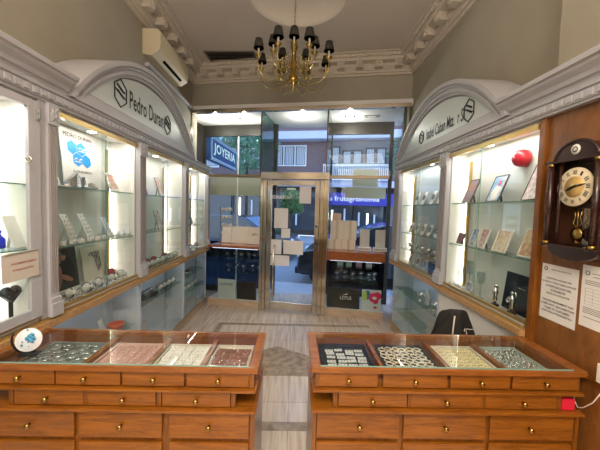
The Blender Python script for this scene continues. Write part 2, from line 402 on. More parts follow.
low_cabinet(MR, -4.0, -2.74, .235, zr, 'low glass cabinet on the right wall nearest the street', [.3, .6])
low_cabinet(MR, -2.73, -1.69, .235, zr, 'closed white low cabinet behind the black jacket', [], True)

# ------------------------------------------------------------------ upper showcases
def showcase(M, x0, x1, d, z0, z1, far, shelves, label, split=.5, hinged=False, backmat=None, spots=(.5,), two=False):
    t = thing('showcase', label, 'showcase', M @ T(x0, 0, z0)); w = x1-x0; h = z1-z0
    B().box(0, w, d-.012, d, 0, h).build('back_panel', backmat or backm, t)
    B().box(0, .012, .02, d-.013, 0, h).build('side_panel', white, t); B().box(w-.012, w, .02, d-.013, 0, h).build('side_panel', white, t)
    B().box(.0125, w-.0125, .02, d-.013, h-.014, h).build('top_panel', white, t)
    B().box(.0125, w-.0125, .0, d-.013, 0, .012).build('sill', mat('sill_white', '#d8d2c8', .35), t)
    B().box(0, w, -.004, .016, h-.05, h-.02).build('gold_rail', gold, t); B().box(0, w, -.002, .019, .0121, .03).build('gold_rail', gold, t)
    for i, z in enumerate(shelves):
        zz = z-z0; s = B().box(.014, w-.014, .03, d-.014, zz-.007, zz-.001).build('glass_shelf', [gshelf], t)
        B().box(.014, w-.014, .0285, .0299, zz-.0075, zz-.0005).build('shelf_edge', gedge, s)
        B().cyl((w-.02, .06, zz-.012), (w-.02, .06, zz-.0075), .008, n=8).cyl((.02, .06, zz-.012), (.02, .06, zz-.0075), .008, n=8).build('shelf_peg', chrome, s)
    if hinged:
        B().box(w-.075, w-.004, -.02, .0, .03, h-.02).box(0, w-.0751, -.02, 0, .03, .08).box(0, w-.0751, -.02, 0, h-.06, h-.02).build('door_frame', lacq, t)
        B().box(0, w-.076, -.012, -.007, .081, h-.061).build('glass_pane', clear, t)
        B().box(w-.03, w-.012, -.03, -.0201, h-.12, h-.06).build('hinge', steel, t); B().torus((w-.09, -.03, h-.34), .016, .003, (1, 0, 0)).build('pull_ring', steel, t)
    else:
        B().box(.003, w*split+.02, .001, .006, .031, h-.051).build('glass_pane', clear, t)
        p2 = B().box(w*split-.02, w-.003, .010, .015, .031, h-.051).build('glass_pane', clear, t)
        B().box(w*split+.018, w*split+.0215, .000, .0065, .031, h-.051).build('pane_edge', gedge, p2)
        B().cyl((w*split, -.012, .07), (w*split, .001, .07), .011, n=12).build('lock', chrome, t)
    fx = (lambda a: w-a) if far == 1 else (lambda a: a)
    a, b_ = sorted((fx(.04), fx(.06))); c, d_ = sorted((fx(.0605), fx(.08)))
    B().box(a, b_, d-.03, d-.013, .013, h-.09).build('led_strip', led if not hinged else ledw, t)
    B().box(c, d_, d-.035, d-.013, .013, h-.09).build('led_profile', gold, t)
    for s in spots:
        k = B().lathe([(.038, 0), (.038, .006), (.03, .008)], (w*s, d*.5, h-.0225), 18).build('spotlight', chrome, t)
        B().lathe([(.0, -.002), (.028, -.002), (.028, .001)], (w*s, d*.5, h-.0235), 18).build('lens', spot, k)
    return t
SH = (1.335, 1.715)
zc = LZ+.001
showcase(ML, .72, 1.682, .24, zc, zL-.002, 1, (1.36, 1.71), 'showcase at the left edge with a hinged door and hanging notice', hinged=True, spots=(.6,))
showcase(ML, 1.805, 2.73, .25, zc, zL-.002, 1, SH, 'large left showcase with the blue hexagon card and leaning white boards', spots=(.55,))
showcase(ML, 2.85, 3.86, .25, zc, zL-.002, 1, SH, 'left showcase in the middle with picture frames and a heap of watches', spots=(.5,))
showcase(ML, 3.98, 4.855, .25, zc, zL-.002, 1, SH, 'left showcase nearest the street', spots=(.5,))
zc2 = RZt+.001
showcase(MR, -3.855, -2.78, .175, zc2, zR-.002, 0, (1.155, 1.36, 1.705), 'right showcase nearest the street with a bluish back', split=.5, spots=(.6,), backmat=mat('back_panel_blue', '#aebbc6', .35, .1))
showcase(MR, -2.655, -1.69, .175, zc2, zR-.002, 0, (1.355, 1.71), 'right showcase with leaning photographs beside the wood panel', split=.45, spots=(.42,))

# wood veneer panel carrying the clock
pn = thing('wood_panel', 'tall brown wood veneer panel that carries the pendulum clock', 'wall panel', MR @ T(-1.685, 0, 0))
B().box(.042, 2.43, .022, .05, 0, zR-.001).build('veneer', paneln, pn); 
B().box(0, .04, .0, .05, 0, zR-.001).build('edge_post', pinev, pn, bevel=.003)
B().box(.042, 2.4, .012, .0215, .865, .885).build('rail', pinev, pn)

# ------------------------------------------------------------------ pendulum clock
MC2 = MR @ T(-1.39, .021, 1.41)
ck = thing('wall_clock', 'dark wooden pendulum clock with arched top and roman numerals on the wood panel', 'clock', MC2)
w, hh = .145, .57
B().box(-w, w, -.012, 0, .07, .475).build('case_back', walnut, ck)
B().box(-w, -w+.014, -.085, -.0125, .07, .475).build('case_side', walnut, ck); B().box(w-.014, w, -.085, -.0125, .07, .475).build('case_side', walnut, ck)
ap = [(-.11, .487)]+[(-.11*math.cos(PI*i/16), .487+.082*math.sin(PI*i/16)) for i in range(17)]+[(.11, .487)]
tp = B().box(-w-.008, w+.008, -.097, 0, .475, .487).prism([(x, -.08, z) for x, z in ap[1:-1]], (0, .08, 0))
tp.tube([(x, -.081, z) for x, z in ap[1:-1]], .008, 6); tp.build('arched_top', walnut, ck)
md = B().lathe([(.0, .003), (.022, .003), (.024, 0)], (.0, -.082, .528), 20, ax=(0, -1, 0)).build('medallion', mat('porcelain', '#e9e4da', .3), ck)
B().torus((0, -.086, .528), .012, .0022, (0, 1, 0), 14, 5).tube([(-.01, -.0865, .520), (.01, -.0865, .520)], .0016, 5).build('emblem', ink, md)
bp = [(-.13, .058)]+[(-.13*math.cos(PI*i/14), .058-.058*math.sin(PI*i/14)) for i in range(15)]
B().box(-w-.008, w+.008, -.097, 0, .058, .07).prism([(x, -.07, z) for x, z in bp[1:]], (0, .07, 0)).build('curved_base', walnut, ck)
for x in (-.118, .118):
    c = B().cyl((x, -.088, .084), (x, -.088, .462), .0125, n=14).build('column', walnut, ck)
    for z in (.071, .462): B().cyl((x, -.088, z), (x, -.088, z+.0125), .0155, n=14).build('brass_cap', brass, c)
B().cyl((-.075, -.075, .071), (-.075, -.075, .474), .008, n=12).build('column', walnut, ck)
dl = B().lathe([(0, .006), (.088, .006), (.092, .002), (.092, 0)], (.0, -.071, .352), 40, ax=(0, -1, 0)).build('dial', mat('dial_cream', '#e8d9b8', .4), ck)
B().lathe([(0, .001), (.05, .001), (.05, 0)], (0, -.0775, .352), 32, ax=(0, -1, 0)).build('dial_centre', mat('dial_gold', '#d7b470', .35, .3), dl)
for i, s in enumerate(['XII', 'I', 'II', 'III', 'IIII', 'V', 'VI', 'VII', 'VIII', 'IX', 'X', 'XI']):
    a = i*PI/6; text('numeral', s, dl, T(.069*math.sin(a), -.0775, .352+.069*math.cos(a)) @ RY(a), h=.02, w=.006+.0045*len(s), m=ink)
for nm, a, l, wd in (('hour_hand', R(246), .046, .005), ('minute_hand', R(79), .066, .0035)):
    b = B(T(0, -.0825, .352) @ RY(a)); b.prism([(-wd, 0, -.014), (wd, 0, -.014), (wd*1.3, 0, l*.6), (0, 0, l), (-wd*1.3, 0, l*.6)], (0, .0012, 0)); b.build(nm, black, dl)
pd_ = B().cyl((0, -.045, .255), (0, -.045, .15), .003, n=8)
for s in (-1, 1): pd_.tube([(s*.004, -.045, .16), (s*.022, -.045, .18), (s*.012, -.045, .21), (s*.02, -.045, .245)], .0028, 6)
pd_.lathe([(0, .008), (.02, .006), (.036, .0), (.02, -.004), (0, -.005)], (0, -.045, .128), 24, ax=(0, -1, 0)); pd_.build('pendulum', brass, ck)
B().box(-w+.0145, w-.0145, -.0135, -.0122, .075, .47).build('case_lining', mat('case_lining', '#4d2f22', .3), ck)
B().box(-.05, w-.016, -.0142, -.0137, .08, .25).build('reflection_panel', mat('reflection_panel', '#b79a88', .12, .9), ck)  # pinkish mirror added to imitate the room's reflection in the clock glass

def notice(M, w, h, label, cat, lines, group=None, tapes=True, head=True, m=None, tm=None, lw=None):
    t = thing('notice_sheet', label, cat, M, group)
    B().box(-w/2, w/2, -.0012, 0, 0, h).build('sheet', m or paper, t)
    for x0, x1, z, th in lines: text_bar(t, x0*w, x1*w, z*h, th)
    return t
def text_bar(t, x0, x1, z, th): B().box(x0, x1, -.0016, -.0013, z-th/2, z+th/2).build('text_line', mat('soft_ink', '#8d8a88', .8), t)

n1 = thing('notice_sheet', 'white notice sheet with bold capital lettering under the clock, nearer the showcase', 'notice', MR @ T(-1.513, .0212, 1.06) @ Matrix.Diagonal((1.13, 1, 1.09, 1)))
B().box(-.094, .094, -.0012, 0, 0, .275).build('sheet', paper, n1)
text('heading', 'JUNTA DE ANDALUCIA', n1, T(.01, -.0014, .25), h=.008, w=.1, m=ink); B().torus((-.072, -.0016, .252), .009, .0018, (0, 1, 0), 6, 5).build('emblem', ink, n1)
for i, s in enumerate(['EXISTEN HOJAS DE', 'QUEJAS Y RECLAMACIONES', 'A DISPOSICION DEL', 'CONSUMIDOR', 'QUE LO SOLICITE']):
    text('lettering', s, n1, T(0, -.0014, .205-.0185*i), h=.0105, w=.008*len(s), m=ink)
for i, s in enumerate(['THIS ESTABLISHMENT HAS', 'COMPLAINT / RECLAMATION', 'FORMS AT CUSTOMERS', 'DISPOSAL IF REQUESTED']):
    text('lettering', s, n1, T(0, -.0014, .095-.0185*i), h=.0105, w=.0075*len(s), m=ink)
n2 = thing('notice_sheet', 'white printed form with a small table under the clock, nearer the camera', 'notice', MR @ T(-1.285, .0212, 1.10) @ Matrix.Diagonal((1.05, 1, 1.03, 1)))
B().box(-.1, .1, -.0012, 0, 0, .285).build('sheet', paper, n2)
B().torus((-.075, -.0016, .25), .010, .0018, (0, 1, 0), 6, 5).build('emblem', ink, n2)
for z, x0, x1 in ((.25, -.055, 0), (.235, -.05, .02), (.215, -.085, .08), (.207, -.085, .085), (.199, -.085, .06), (.09, -.085, .085), (.082, -.085, .085), (.074, -.085, .085), (.066, -.085, .05), (.045, -.08, .02)): text_bar(n2, x0, x1, z, .0036)
tb = B()
for z in (.18, .165, .15, .135, .12, .105): tb.box(-.08, .085, -.0016, -.0013, z-.0005, z+.0005)
for x in (-.08, -.045, -.01, .025, .055, .085): tb.box(x-.0005, x+.0005, -.0016, -.0013, .105, .18)
tb.build('table_grid', mat('soft_ink', '#8d8a88', .8), n2)
sk = thing('wall_socket', 'small white plug box with a pale cable at the right picture edge', 'socket', MR @ T(-1.222, .0118, .895))
B().box(-.028, .028, -.035, 0, 0, .085).build('box', mat('ivory_plastic', '#d8d2c6', .4), sk, bevel=.004)
B().tube([(0, -.02, 0), (0, -.03, -.03), (-.03, -.035, -.1), (-.07, -.035, -.15), (-.10, -.03, -.17), (-.12, -.028, -.15), (-.135, -.02, -.11)], .0026, 6).build('cable', mat('ivory_plastic'), sk)

# ------------------------------------------------------------------ drawer counters
def counter(x0, x1, zt, rows, cub, label, gl):
    t = thing('drawer_counter', label, 'display counter', T((x0+x1)/2, 1.31, 0)); cx, cy = (x0+x1)/2, 1.31
    W = lambda bx, nm, m, par=t, bevel=0: bx.build(nm, m, par, bevel=bevel)
    O = T(-cx, -cy, 0)
    gx0, gx1, gy0, gy1 = gl
    yb = 1.69; yf = 1.30
    fr = B(O); zb = zt-.028
    fr.box(x0, x1, yf, gy0, zb, zt).box(x0, x1, gy1, yb, zb, zt).box(x0, gx0, gy0, gy1, zb, zt).box(gx1, x1, gy0, gy1, zb, zt)
    W(fr, 'top_frame', dpine, bevel=.003)
    W(B(O).box(gx0-.004, gx1+.004, gy0-.008, gy1+.004, zt+.0005, zt+.005), 'glass_top', gcount)
    W(B(O).box(gx0-.004, gx1+.004, gy0-.0112, gy0-.0082, zt+.0002, zt+.0055), 'glass_edge', gedge)
    W(B(O).box(x0+.02, x1-.02, 1.33, yb-.02, zt-.075, zt-.070).box(gx0-.01, gx0-.002, gy0, gy1, zt-.07, zb-.001).box(gx1+.002, gx1+.01, gy0, gy1, zt-.07, zb-.001).box(gx0, gx1, gy1+.001, gy1+.009, zt-.07, zb-.001), 'well_lining', inner)
    z1, z2, z3, z4, z5, z6 = [zt-d for d in (.103, .122, .196, .223, .347, .363)]
    # step boards
    W(B(O).box(x0+.01, x1-.01, 1.298, yb-.01, z2+.004, z1-.003), 'step_board', pine, bevel=.002)
    W(B(O).box(x0+.004, x1-.004, 1.292, yb-.005, z3-.015, z3-.002), 'step_board', pine, bevel=.002)
    # carcass
    W(B(O).box(x0+.018, x1-.018, 1.335, yb-.012, z1+.0005, zt-.0755).box(cub[0], cub[1], 1.335, yb-.012, z3+.0005, z2-.0005).box(x0+.02, x1-.02, 1.56, yb-.012, z3+.0005, z2-.0005), 'carcass', pinev)
    W(B(O).box(x0+.031, x1-.031, 1.318, yb-.02, z4+.005, z3-.0155).box(x0+.02, x1-.02, 1.33, yb-.012, .08, z4+.0035).box(x0+.012, x0+.03, 1.312, yb-.011, .0, z3-.0155).box(x1-.03, x1-.012, 1.312, yb-.011, .0, z3-.0155), 'lower_carcass', pinev)
    W(B(O).box(x0+.03, x1-.03, 1.36, yb-.04, 0, .08), 'plinth', pinev)
    W(B(O).box(x0+.02, x0+.04, 1.316, 1.334, z1+.001, zb-.001), 'corner_post', pinev); W(B(O).box(x1-.04, x1-.02, 1.316, 1.334, z1+.001, zb-.001), 'corner_post', pinev)
    def drawer(xa, xb, za, zb_, y, kx):
        d = W(B(O).box(xa+.003, xb-.003, y, y+.0135, za+.003, zb_-.003), 'drawer', pine, bevel=.003)
        B(O).lathe([(.006, 0), (.005, .008), (.0105, .013), (.012, .018), (.009, .023), (0, .025)], (kx, y, (za+zb_)/2), 12, ax=(0, -1, 0)).build('knob', brass, d)
    for xa, xb, kx in rows[0]: drawer(xa, xb, z1, zb, 1.316, kx)
    for xa, xb, kx in rows[1]: drawer(xa, xb, z3, z2, 1.314, kx)
    zs = [(z5, z4+.004), (z6-.125, z6), (z6-.27, z6-.141), (.09, z6-.286)]
    for za, zb_ in zs:
        for xa, xb, kx in rows[2]: drawer(xa, xb, za, zb_, 1.3145, kx)
    for xa in rows[3]: W(B(O).box(xa, xa+.02, 1.318, 1.334, z3+.001, z2-.001), 'divider', pinev)
    return t
zA, zBt = .897, .909
counter(-1.40, -.14, zA, [
    [(-1.36, -1.053, -1.206), (-1.053, -.76, -.916), (-.757, -.473, -.61), (-.468, -.18, -.32)],
    [(-1.235, -.925, -1.085), (-.909, -.60, -.745), (-.577, -.262, -.418)],
    [(-1.37, -.967, -1.165), (-.95, -.572, -.757), (-.545, -.175, -.36)],
    [-1.258, -.927, -.599, -.262]], (-1.25, -.25), 'honey pine drawer counter with glass top, left of the aisle', (-1.355, -.185, 1.318, 1.668))
counter(.10, 1.375, zBt, [
    [(.135, .412, .272), (.43, .735, .579), (.745, 1.03, .886), (1.037, 1.34, 1.19)],
    [(.227, .552, .385), (.563, .897, .728), (.913, 1.255, 1.09)],
    [(.13, .52, .33), (.535, .928, .73), (.943, 1.345, 1.13)],
    [.205, .553, .895, 1.256]], (.205, 1.276), 'honey pine drawer counter with glass top, against the wood panel', (.145, 1.31, 1.318, 1.668))
pk = thing('memo_block', 'pink red block in the open cubby of the right drawer counter', 'box', T(1.312, 1.316, zBt-.1958))
B().box(-.03, .03, 0, .05, 0, .055).build('block', mat('pink_paper', '#d8203c', .6), pk, bevel=.002)

# trays under the glass, with their pieces
def tray(x0, x1, y0, y1, z, linm, label, bord=None):
    t = thing('jewellery_tray', label, 'tray', T((x0+x1)/2, (y0+y1)/2, z)); w, d = (x1-x0)/2, (y1-y0)/2
    B().box(-w, w, -d, d, 0, .006).build('lining', linm, t)
    B().box(-w, w, -d, -d+.008, .0062, .02).box(-w, w, d-.008, d, .0062, .02).box(-w, -w+.008, -d+.008, d-.008, .0062, .02).box(w-.008, w, -d+.008, d-.008, .0062, .02).build('rim', bord or linm, t)
    return t
wl = mat('tray_cream', '#cfc6b6', .8); dkl = mat('tray_navy', '#20262e', .6); rb = mat('velvet_rose', '#8a5a50', .8); gl_ = mat('tray_green', '#9fb0a4', .5); pkl = mat('tray_pink', '#c9a79c', .8)
zwA, zwB = zA-.0695, zBt-.0695
TL = [(-1.30, -.99, mat('tray_grey', '#7b817e', .6)), (-.95, -.69, pkl), (-.66, -.43, wl), (-.40, -.20, wl)]
TRr = [(.16, .42, dkl), (.47, .74, dkl), (.80, 1.03, wl), (1.07, 1.285, gl_)]
namesL = ['dark tray leftmost under the left counter glass', 'pink tray second from the left under the left counter glass', 'cream tray of white cards under the left counter glass', 'cream tray of rose pads beside the aisle end of the left counter']
namesR = ['navy tray beside the aisle end of the right counter', 'navy tray of cream pieces, second from the aisle on the right counter', 'cream tray, third from the aisle on the right counter', 'greenish tray nearest the wood panel in the right counter']
for (a, b_, m), nm in zip(TL, namesL): tray(a, b_, 1.375, 1.63, zwA, m, nm)
for (a, b_, m), nm in zip(TRr, namesR): tray(a, b_, 1.375, 1.645, zwB, m, nm)
for i, (x, z) in enumerate([(-.97, zwA), (-.675, zwA), (-.415, zwA), (.445, zwB), (.77, zwB), (1.05, zwB)]):
    tag(B().box(x-.011, x+.011, 1.332, 1.66, z+.0005, z+.036).build('tray_divider', dpine), ['wooden divider right of the leftmost tray, left counter', 'wooden divider between pink and cream trays, left counter', 'wooden divider left of the rose pad tray, left counter', 'wooden divider right of the first navy tray, right counter', 'wooden divider left of the cream tray, right counter', 'wooden divider left of the greenish tray, right counter'][i], 'divider', 'tray dividers')
def grid(proto, x0, x1, y0, y1, nx, ny, z, jit=.004, rot=8):
    first = True; lab, grp = proto['label'], proto['group']
    for i in range(nx):
        for j in range(ny):
            M = T(x0+(x1-x0)*(i+.5)/nx+random.uniform(-jit, jit), y0+(y1-y0)*(j+.5)/ny+random.uniform(-jit, jit), z) @ RZ(R(random.uniform(-rot, rot)))
            if first: proto.matrix_local = M; WM[proto.name] = M; first = False
            else: dup(proto, M)
def rose_pad(label, group, m=rb):
    t = thing('ring_pad', label, 'jewellery', None, group)
    B().box(-.017, .017, -.013, .013, 0, .011).build('pad', m, t, bevel=.005); B().torus((0, 0, .013), .007, .0014, (0, .5, 1), 12, 5).build('ring', chrome, t); return t
def card(label, group, w=.018, d=.014, m=None, dot=chrome):
    t = thing('jewellery_card', label, 'jewellery', None, group)
    b = B(T(0, 0, .004) @ RX(R(12))); b.box(-w, w, -d, d, 0, .002); b.build('card', m or white, t)
    b = B(T(0, 0, .004) @ RX(R(12))); b.ball((-w*.4, 0, .004), .003, n=6).ball((w*.4, 0, .004), .003, n=6); b.build('earring', dot, t); return t
zt_ = zwA+.0065
grid(rose_pad('rose velvet ring pad in the tray beside the aisle end of the left counter', 'rose ring pads'), -.388, -.212, 1.39, 1.595, 5, 7, zt_)
grid(card('small white earring card in the cream tray of the left counter', 'white earring cards'), -.65, -.44, 1.39, 1.615, 5, 6, zt_, .005, 14)
grid(card('small rose card in the pink tray of the left counter', 'rose cards', m=mat('rose_card', '#b98a80', .8)), -.94, -.70, 1.39, 1.615, 5, 7, zt_, .003, 5)
def chain(label, group, m=chrome, r=.03):
    t = thing('bracelet', label, 'jewellery', None, group)
    B().torus((0, 0, .004), r, .003, n=16, k=5).build('band', m, t); B().ball((r, 0, .006), .006, n=8).build('clasp', m, t); return t
grid(chain('silver bracelet in the leftmost dark tray of the left counter', 'silver bracelets in the dark tray'), -1.285, -1.005, 1.39, 1.615, 4, 3, zt_, .008, 60)
zt_ = zwB+.0065
grid(card('pale earring card in the navy tray at the aisle end of the right counter', 'pale cards in the navy tray', .022, .009, mat('pale_card', '#c3c6c6', .5)), .185, .40, 1.41, 1.60, 4, 5, zt_, .006, 6)
grid(chain('cream pearl bracelet in the second navy tray of the right counter', 'pearl bracelets', mat('pearl', '#ddd2bc', .3), .017), .485, .725, 1.39, 1.63, 6, 6, zt_, .006, 60)
grid(card('pale gold card in the cream tray of the right counter', 'pale gold cards', .014, .012, mat('pale_gold_card', '#dccf9e', .5), brass), .812, 1.018, 1.39, 1.63, 6, 7, zt_, .004, 20)
grid(chain('small silver ring in the greenish tray of the right counter', 'silver rings in the greenish tray', chrome, .012), 1.085, 1.27, 1.39, 1.63, 6, 6, zt_, .006, 60)

# round ornament on the left counter
ro = thing('round_ornament', 'round white disc with blue crystals in a black curved stand on the left counter', 'ornament', T(-1.225, 1.375, zA+.0052) @ RZ(R(18)))
B().tube([(-.055*math.cos(a)-.0, .012*math.sin(a), .066-.064*math.sin(a)) for a in [R(-40+10*i) for i in range(17)]], .0045, 6).box(-.03, .045, -.02, .02, 0, .006).build('stand', black, ro)
B(T(.008, 0, .07)).lathe([(.0, .004), (.046, .004), (.049, .0), (.046, -.004), (0, -.004)], n=32, ax=(0, -1, .25)).torus((0, 0, 0), .049, .004, (0, -1, .25), 28, 6).build('disc', mat('pearl_disc', '#d5d9de', .25), ro)
b = B(T(.008, -.006, .075))
for i in range(26): b.ball((random.gauss(.006, .014), random.uniform(-.006, 0), random.gauss(.006, .013)), random.uniform(.003, .007), (1, .6, 1.3), 6)
b.build('crystals', mat('blue_crystal', '#3f9bc4', .2, spec=.8), ro)

# ------------------------------------------------------------------ street front (frame MF: x along the front, y outward)
def F(): return B(MF)
def fst(b, nm, m, bevel=0): return b.build(nm, m, None, bevel=bevel)
ZS = 3.13
struct(F().box(-1.98, 1.72, -.02, 1.05, ZS, ZS+.08).build('ceiling_porch', white))
w1 = struct(F().box(-1.745, 1.645, -.035, .025, ZS-.035, ZS+.02).build('window_1', steel))          # header over the whole front
o = F().box(-1.745, -1.72, -.02, .02, 2.13, ZS-.036).box(1.625, 1.645, -.02, .02, 2.13, ZS-.036).build('end_post', bronze, w1)
F().box(-1.719, -.556, -.004, .004, 2.131, ZS-.037).build('pane', gshop, w1)
F().box(-.534, .466, -.004, .004, 2.171, ZS-.037).build('pane', gshop, w1)
F().box(.492, 1.624, -.004, .004, 2.131, ZS-.037).build('pane', gshop, w1)
for x, nm in ((-.545, 'left'), (.479, 'right')):
    fn = F().box(x-.006, x+.006, .006, .78, 2.14, ZS-.002).build('side_pane', glass('fin_glass', '#a9c6be', 1.5, 1.2), w1)
    F().box(x-.010, x+.010, -.012, .005, 2.14, ZS-.037).build('mullion', bronze, w1)
def shopwin(idx, u0, u1, zl0, zl1, ledm, back_u0, back_u1, lab):
    t = struct(F().box(u0, u1, -.03, .03, 2.085, 2.13).build('window_%d' % idx, mat('transom_metal', '#8b7d69', .4, .8)))
    F().box(u0, u1, -.03, .76, zl0, zl1).build('sill_board', ledm, t, bevel=.004)
    F().box(u0, u1, -.0, .76, .0, .10).build('base', stone, t); F().box(u0, u1, -.012, -.001, .0, .12).build('kick_board', stone, t, bevel=.003)
    F().box(u0+.001, u1-.001, .01, .018, .121, zl0-.001).build('lower_pane', gshop, t)
    F().box(u0, u1, .02, .745, .101, .115).build('box_floor', white, t)
    F().box(u0+.05, u1-.05, .03, .045, zl0-.012, zl0-.001).build('led_strip', mat('led_cool', '#ffffff', .5, emit='#dcecff', es=2), t)
    # outer frame and glass
    F().box(back_u0, back_u1, .79, .85, 2.93, ZS-.001).box(back_u0, back_u0+.06, .79, .85, 0, 2.929).box(back_u1-.06, back_u1, .79, .85, 0, 2.929).box(back_u0+.06, back_u1-.06, .79, .85, 0, .1).build('outer_frame', mat('outer_bronze', '#27241f', .5), t)
    F().box(back_u0+.061, back_u1-.061, .81, .818, .96, 2.929).build('outer_pane', gshop, t); F().box(back_u0+.061, back_u1-.061, .81, .818, .101, .955).build('tinted_pane', glass('tinted_glass', '#6b7784', 1.5, 1), t)
    F().box(u0+.1, u1-.1, .25, .6, .7, .708).build('lower_shelf', gshelf, t)
    F().box(u0+.1, u1-.1, .2, .6, .5, .508).build('lower_shelf', gshelf, t)
    return t
wa = shopwin(2, -1.40, -.53, .955, .995, redwood, -1.97, -.5, '')
wb = shopwin(3, .53, 1.385, .86, .995, redwood, .44, 1.52, '')
F().box(-1.262, -1.238, .80, .826, .1, 2.92).build('mullion', white, wa)
F().box(-1.97, -1.94, .03, .789, 0, ZS-.001).build('side_wall', bronze, wa)
F().box(1.56, 1.60, .03, .07, 0, ZS-.001).build('side_post', bronze, wb); F().box(1.575, 1.583, .071, .80, 0, ZS-.001).build('side_wall', gshop, wb)
F().box(-.534, -.526, .03, .785, .12, 2.07).build('return_pane', gshop, wa)
F().box(.526, .534, .03, .785, .12, 2.07).build('return_pane', gshop, wb)

dr = struct(F().box(-.53, .53, -.05, .06, 2.06, 2.17).build('door_1', steel, bevel=.006))
for x0, x1 in ((-.53, -.43), (.40, .53)):
    j = F().box(x0, x1, -.045, .05, 0, 2.059).build('jamb', steel, dr, bevel=.008)
    F().box((x0+x1)/2-.006, (x0+x1)/2+.006, -.052, -.0455, .05, 2.03).build('bead', brass, j)
F().box(-.425, -.35, -.02, .025, .02, 2.05).build('stile', steel, dr, bevel=.006); F().box(.325, .395, -.02, .025, .02, 2.05).build('stile', steel, dr, bevel=.006)
F().box(-.349, .324, -.02, .025, 1.97, 2.05).build('top_rail', steel, dr, bevel=.005); F().box(-.349, .324, -.02, .025, .02, .15).build('bottom_rail', steel, dr, bevel=.005)
F().box(-.349, .324, .0, .006, .151, 1.969).build('door_glass', gshop, dr)
hd = F().tube([(-.29, -.022, .2), (-.29, -.075, .24), (-.29, -.075, 1.0), (-.29, -.022, 1.04)], .014, 10).build('pull_bar', steel, dr)
F().cyl((.36, -.021, 1.36), (.36, -.045, 1.36), .018, n=14).cyl((.36, -.021, 1.1), (.36, -.045, 1.1), .014, n=14).build('lock', bronze, dr)
dt = text('door_lettering', 'HORARIO', dr, MF @ T(-.2, -.001, 1.79), h=.055, w=.30, m=mat('white_vinyl', '#e8ecec', .6), mirror=True)
F().box(-.12, .02, -.0015, -.0008, 1.905, 1.93).build('reflective_sticker', mat('white_vinyl', '#e8ecec', .6), dr)

# sheets on the door glass, seen from behind
sheets = [(-.31, -.09, 1.31, 1.62, 'tall white sheet on the left of the door glass'), (.08, .26, 1.70, 1.96, 'white sheet at the upper right of the door glass'), (-.19, -.05, 1.16, 1.305, 'small white sheet in the middle of the door glass'),
          (-.38, -.165, .90, 1.13, 'square white sheet at the lower left of the door glass'), (-.15, .16, .91, 1.125, 'wide white sheet at the right of the square one on the door'), (-.37, -.04, .72, .885, 'lowest white sheet on the door glass')]
for u0, u1, z0, z1, lb in sheets:
    t = thing('door_sheet', lb, 'paper', MF @ T((u0+u1)/2, -.0035, z0))
    if u0 < -.349: u0 = -.348
    B().box(-(u1-u0)/2, (u1-u0)/2, 0, .0012, 0, z1-z0).build('sheet', mat('sheet_white', '#e8e7ea', .7), t)

# things in the street windows
def leaning(M, w, h, tilt, label, cat, m, th=.012, name='display_card', group=None, deco=None):
    t = thing(name, label, cat, M, group); A = T(0, 0, .006) @ RX(-R(tilt))
    b = B(T(0, th*math.sin(R(tilt))*0, 0) @ A); b.box(-w/2, w/2, 0, th, 0, h); b.build('panel', m, t, bevel=.0015)
    s = B(A); s2 = B(); p = A @ Vector((0, th+.0006, h*.62)); s2.prism([(-w*.12, p.y, p.z), (w*.12, p.y, p.z), (w*.12, p.y+h*.12, .001), (-w*.12, p.y+h*.12, .001)], (0, .003, 0)); s2.build('easel_back', m if m is not paper else paper, t); s.bm.free()
    if deco: deco(t, A)
    return t
LZ2 = .9955
leaning(MF @ T(-1.24, .30, LZ2) @ RZ(R(10)), .16, .28, 16, 'cream card leaning left of the other two on the left street sill', 'display card', cream)
leaning(MF @ T(-1.0, .28, LZ2), .28, .29, 12, 'wide cream card with an engraved mark in the middle of the left street sill', 'display card', cream)
def gdeco(t, A):
    b = B(A); b.tube([(-.04, -.001, .16), (0, -.001, .185), (.05, -.001, .16), (-.05, -.001, .15)], .004, 5); b.build('emblem', ink, t)
leaning(MF @ T(-.72, .26, LZ2), .26, .29, 10, 'cream card with a small dark emblem beside the door on the left street sill', 'display card', cream, deco=gdeco)
ws = thing('watch_rack', 'tall clear rack of pale watch cushions in the left street window', 'rack', MF @ T(-1.33, .52, LZ2))
B().box(-.13, .13, -.05, .05, 0, .01).box(-.125, -.115, -.005, .005, .011, .62).box(.115, .125, -.005, .005, .011, .62).build('frame', steel, ws)
for k in range(4):
    B().box(-.114, .114, -.04, .04, .12+.14*k, .125+.14*k).build('tray', gshelf, ws)
    for x in (-.07, 0, .07): B().box(x-.025, x+.025, -.02, .02, .126+.14*k, .18+.14*k).build('cushion', cream, ws, bevel=.008)
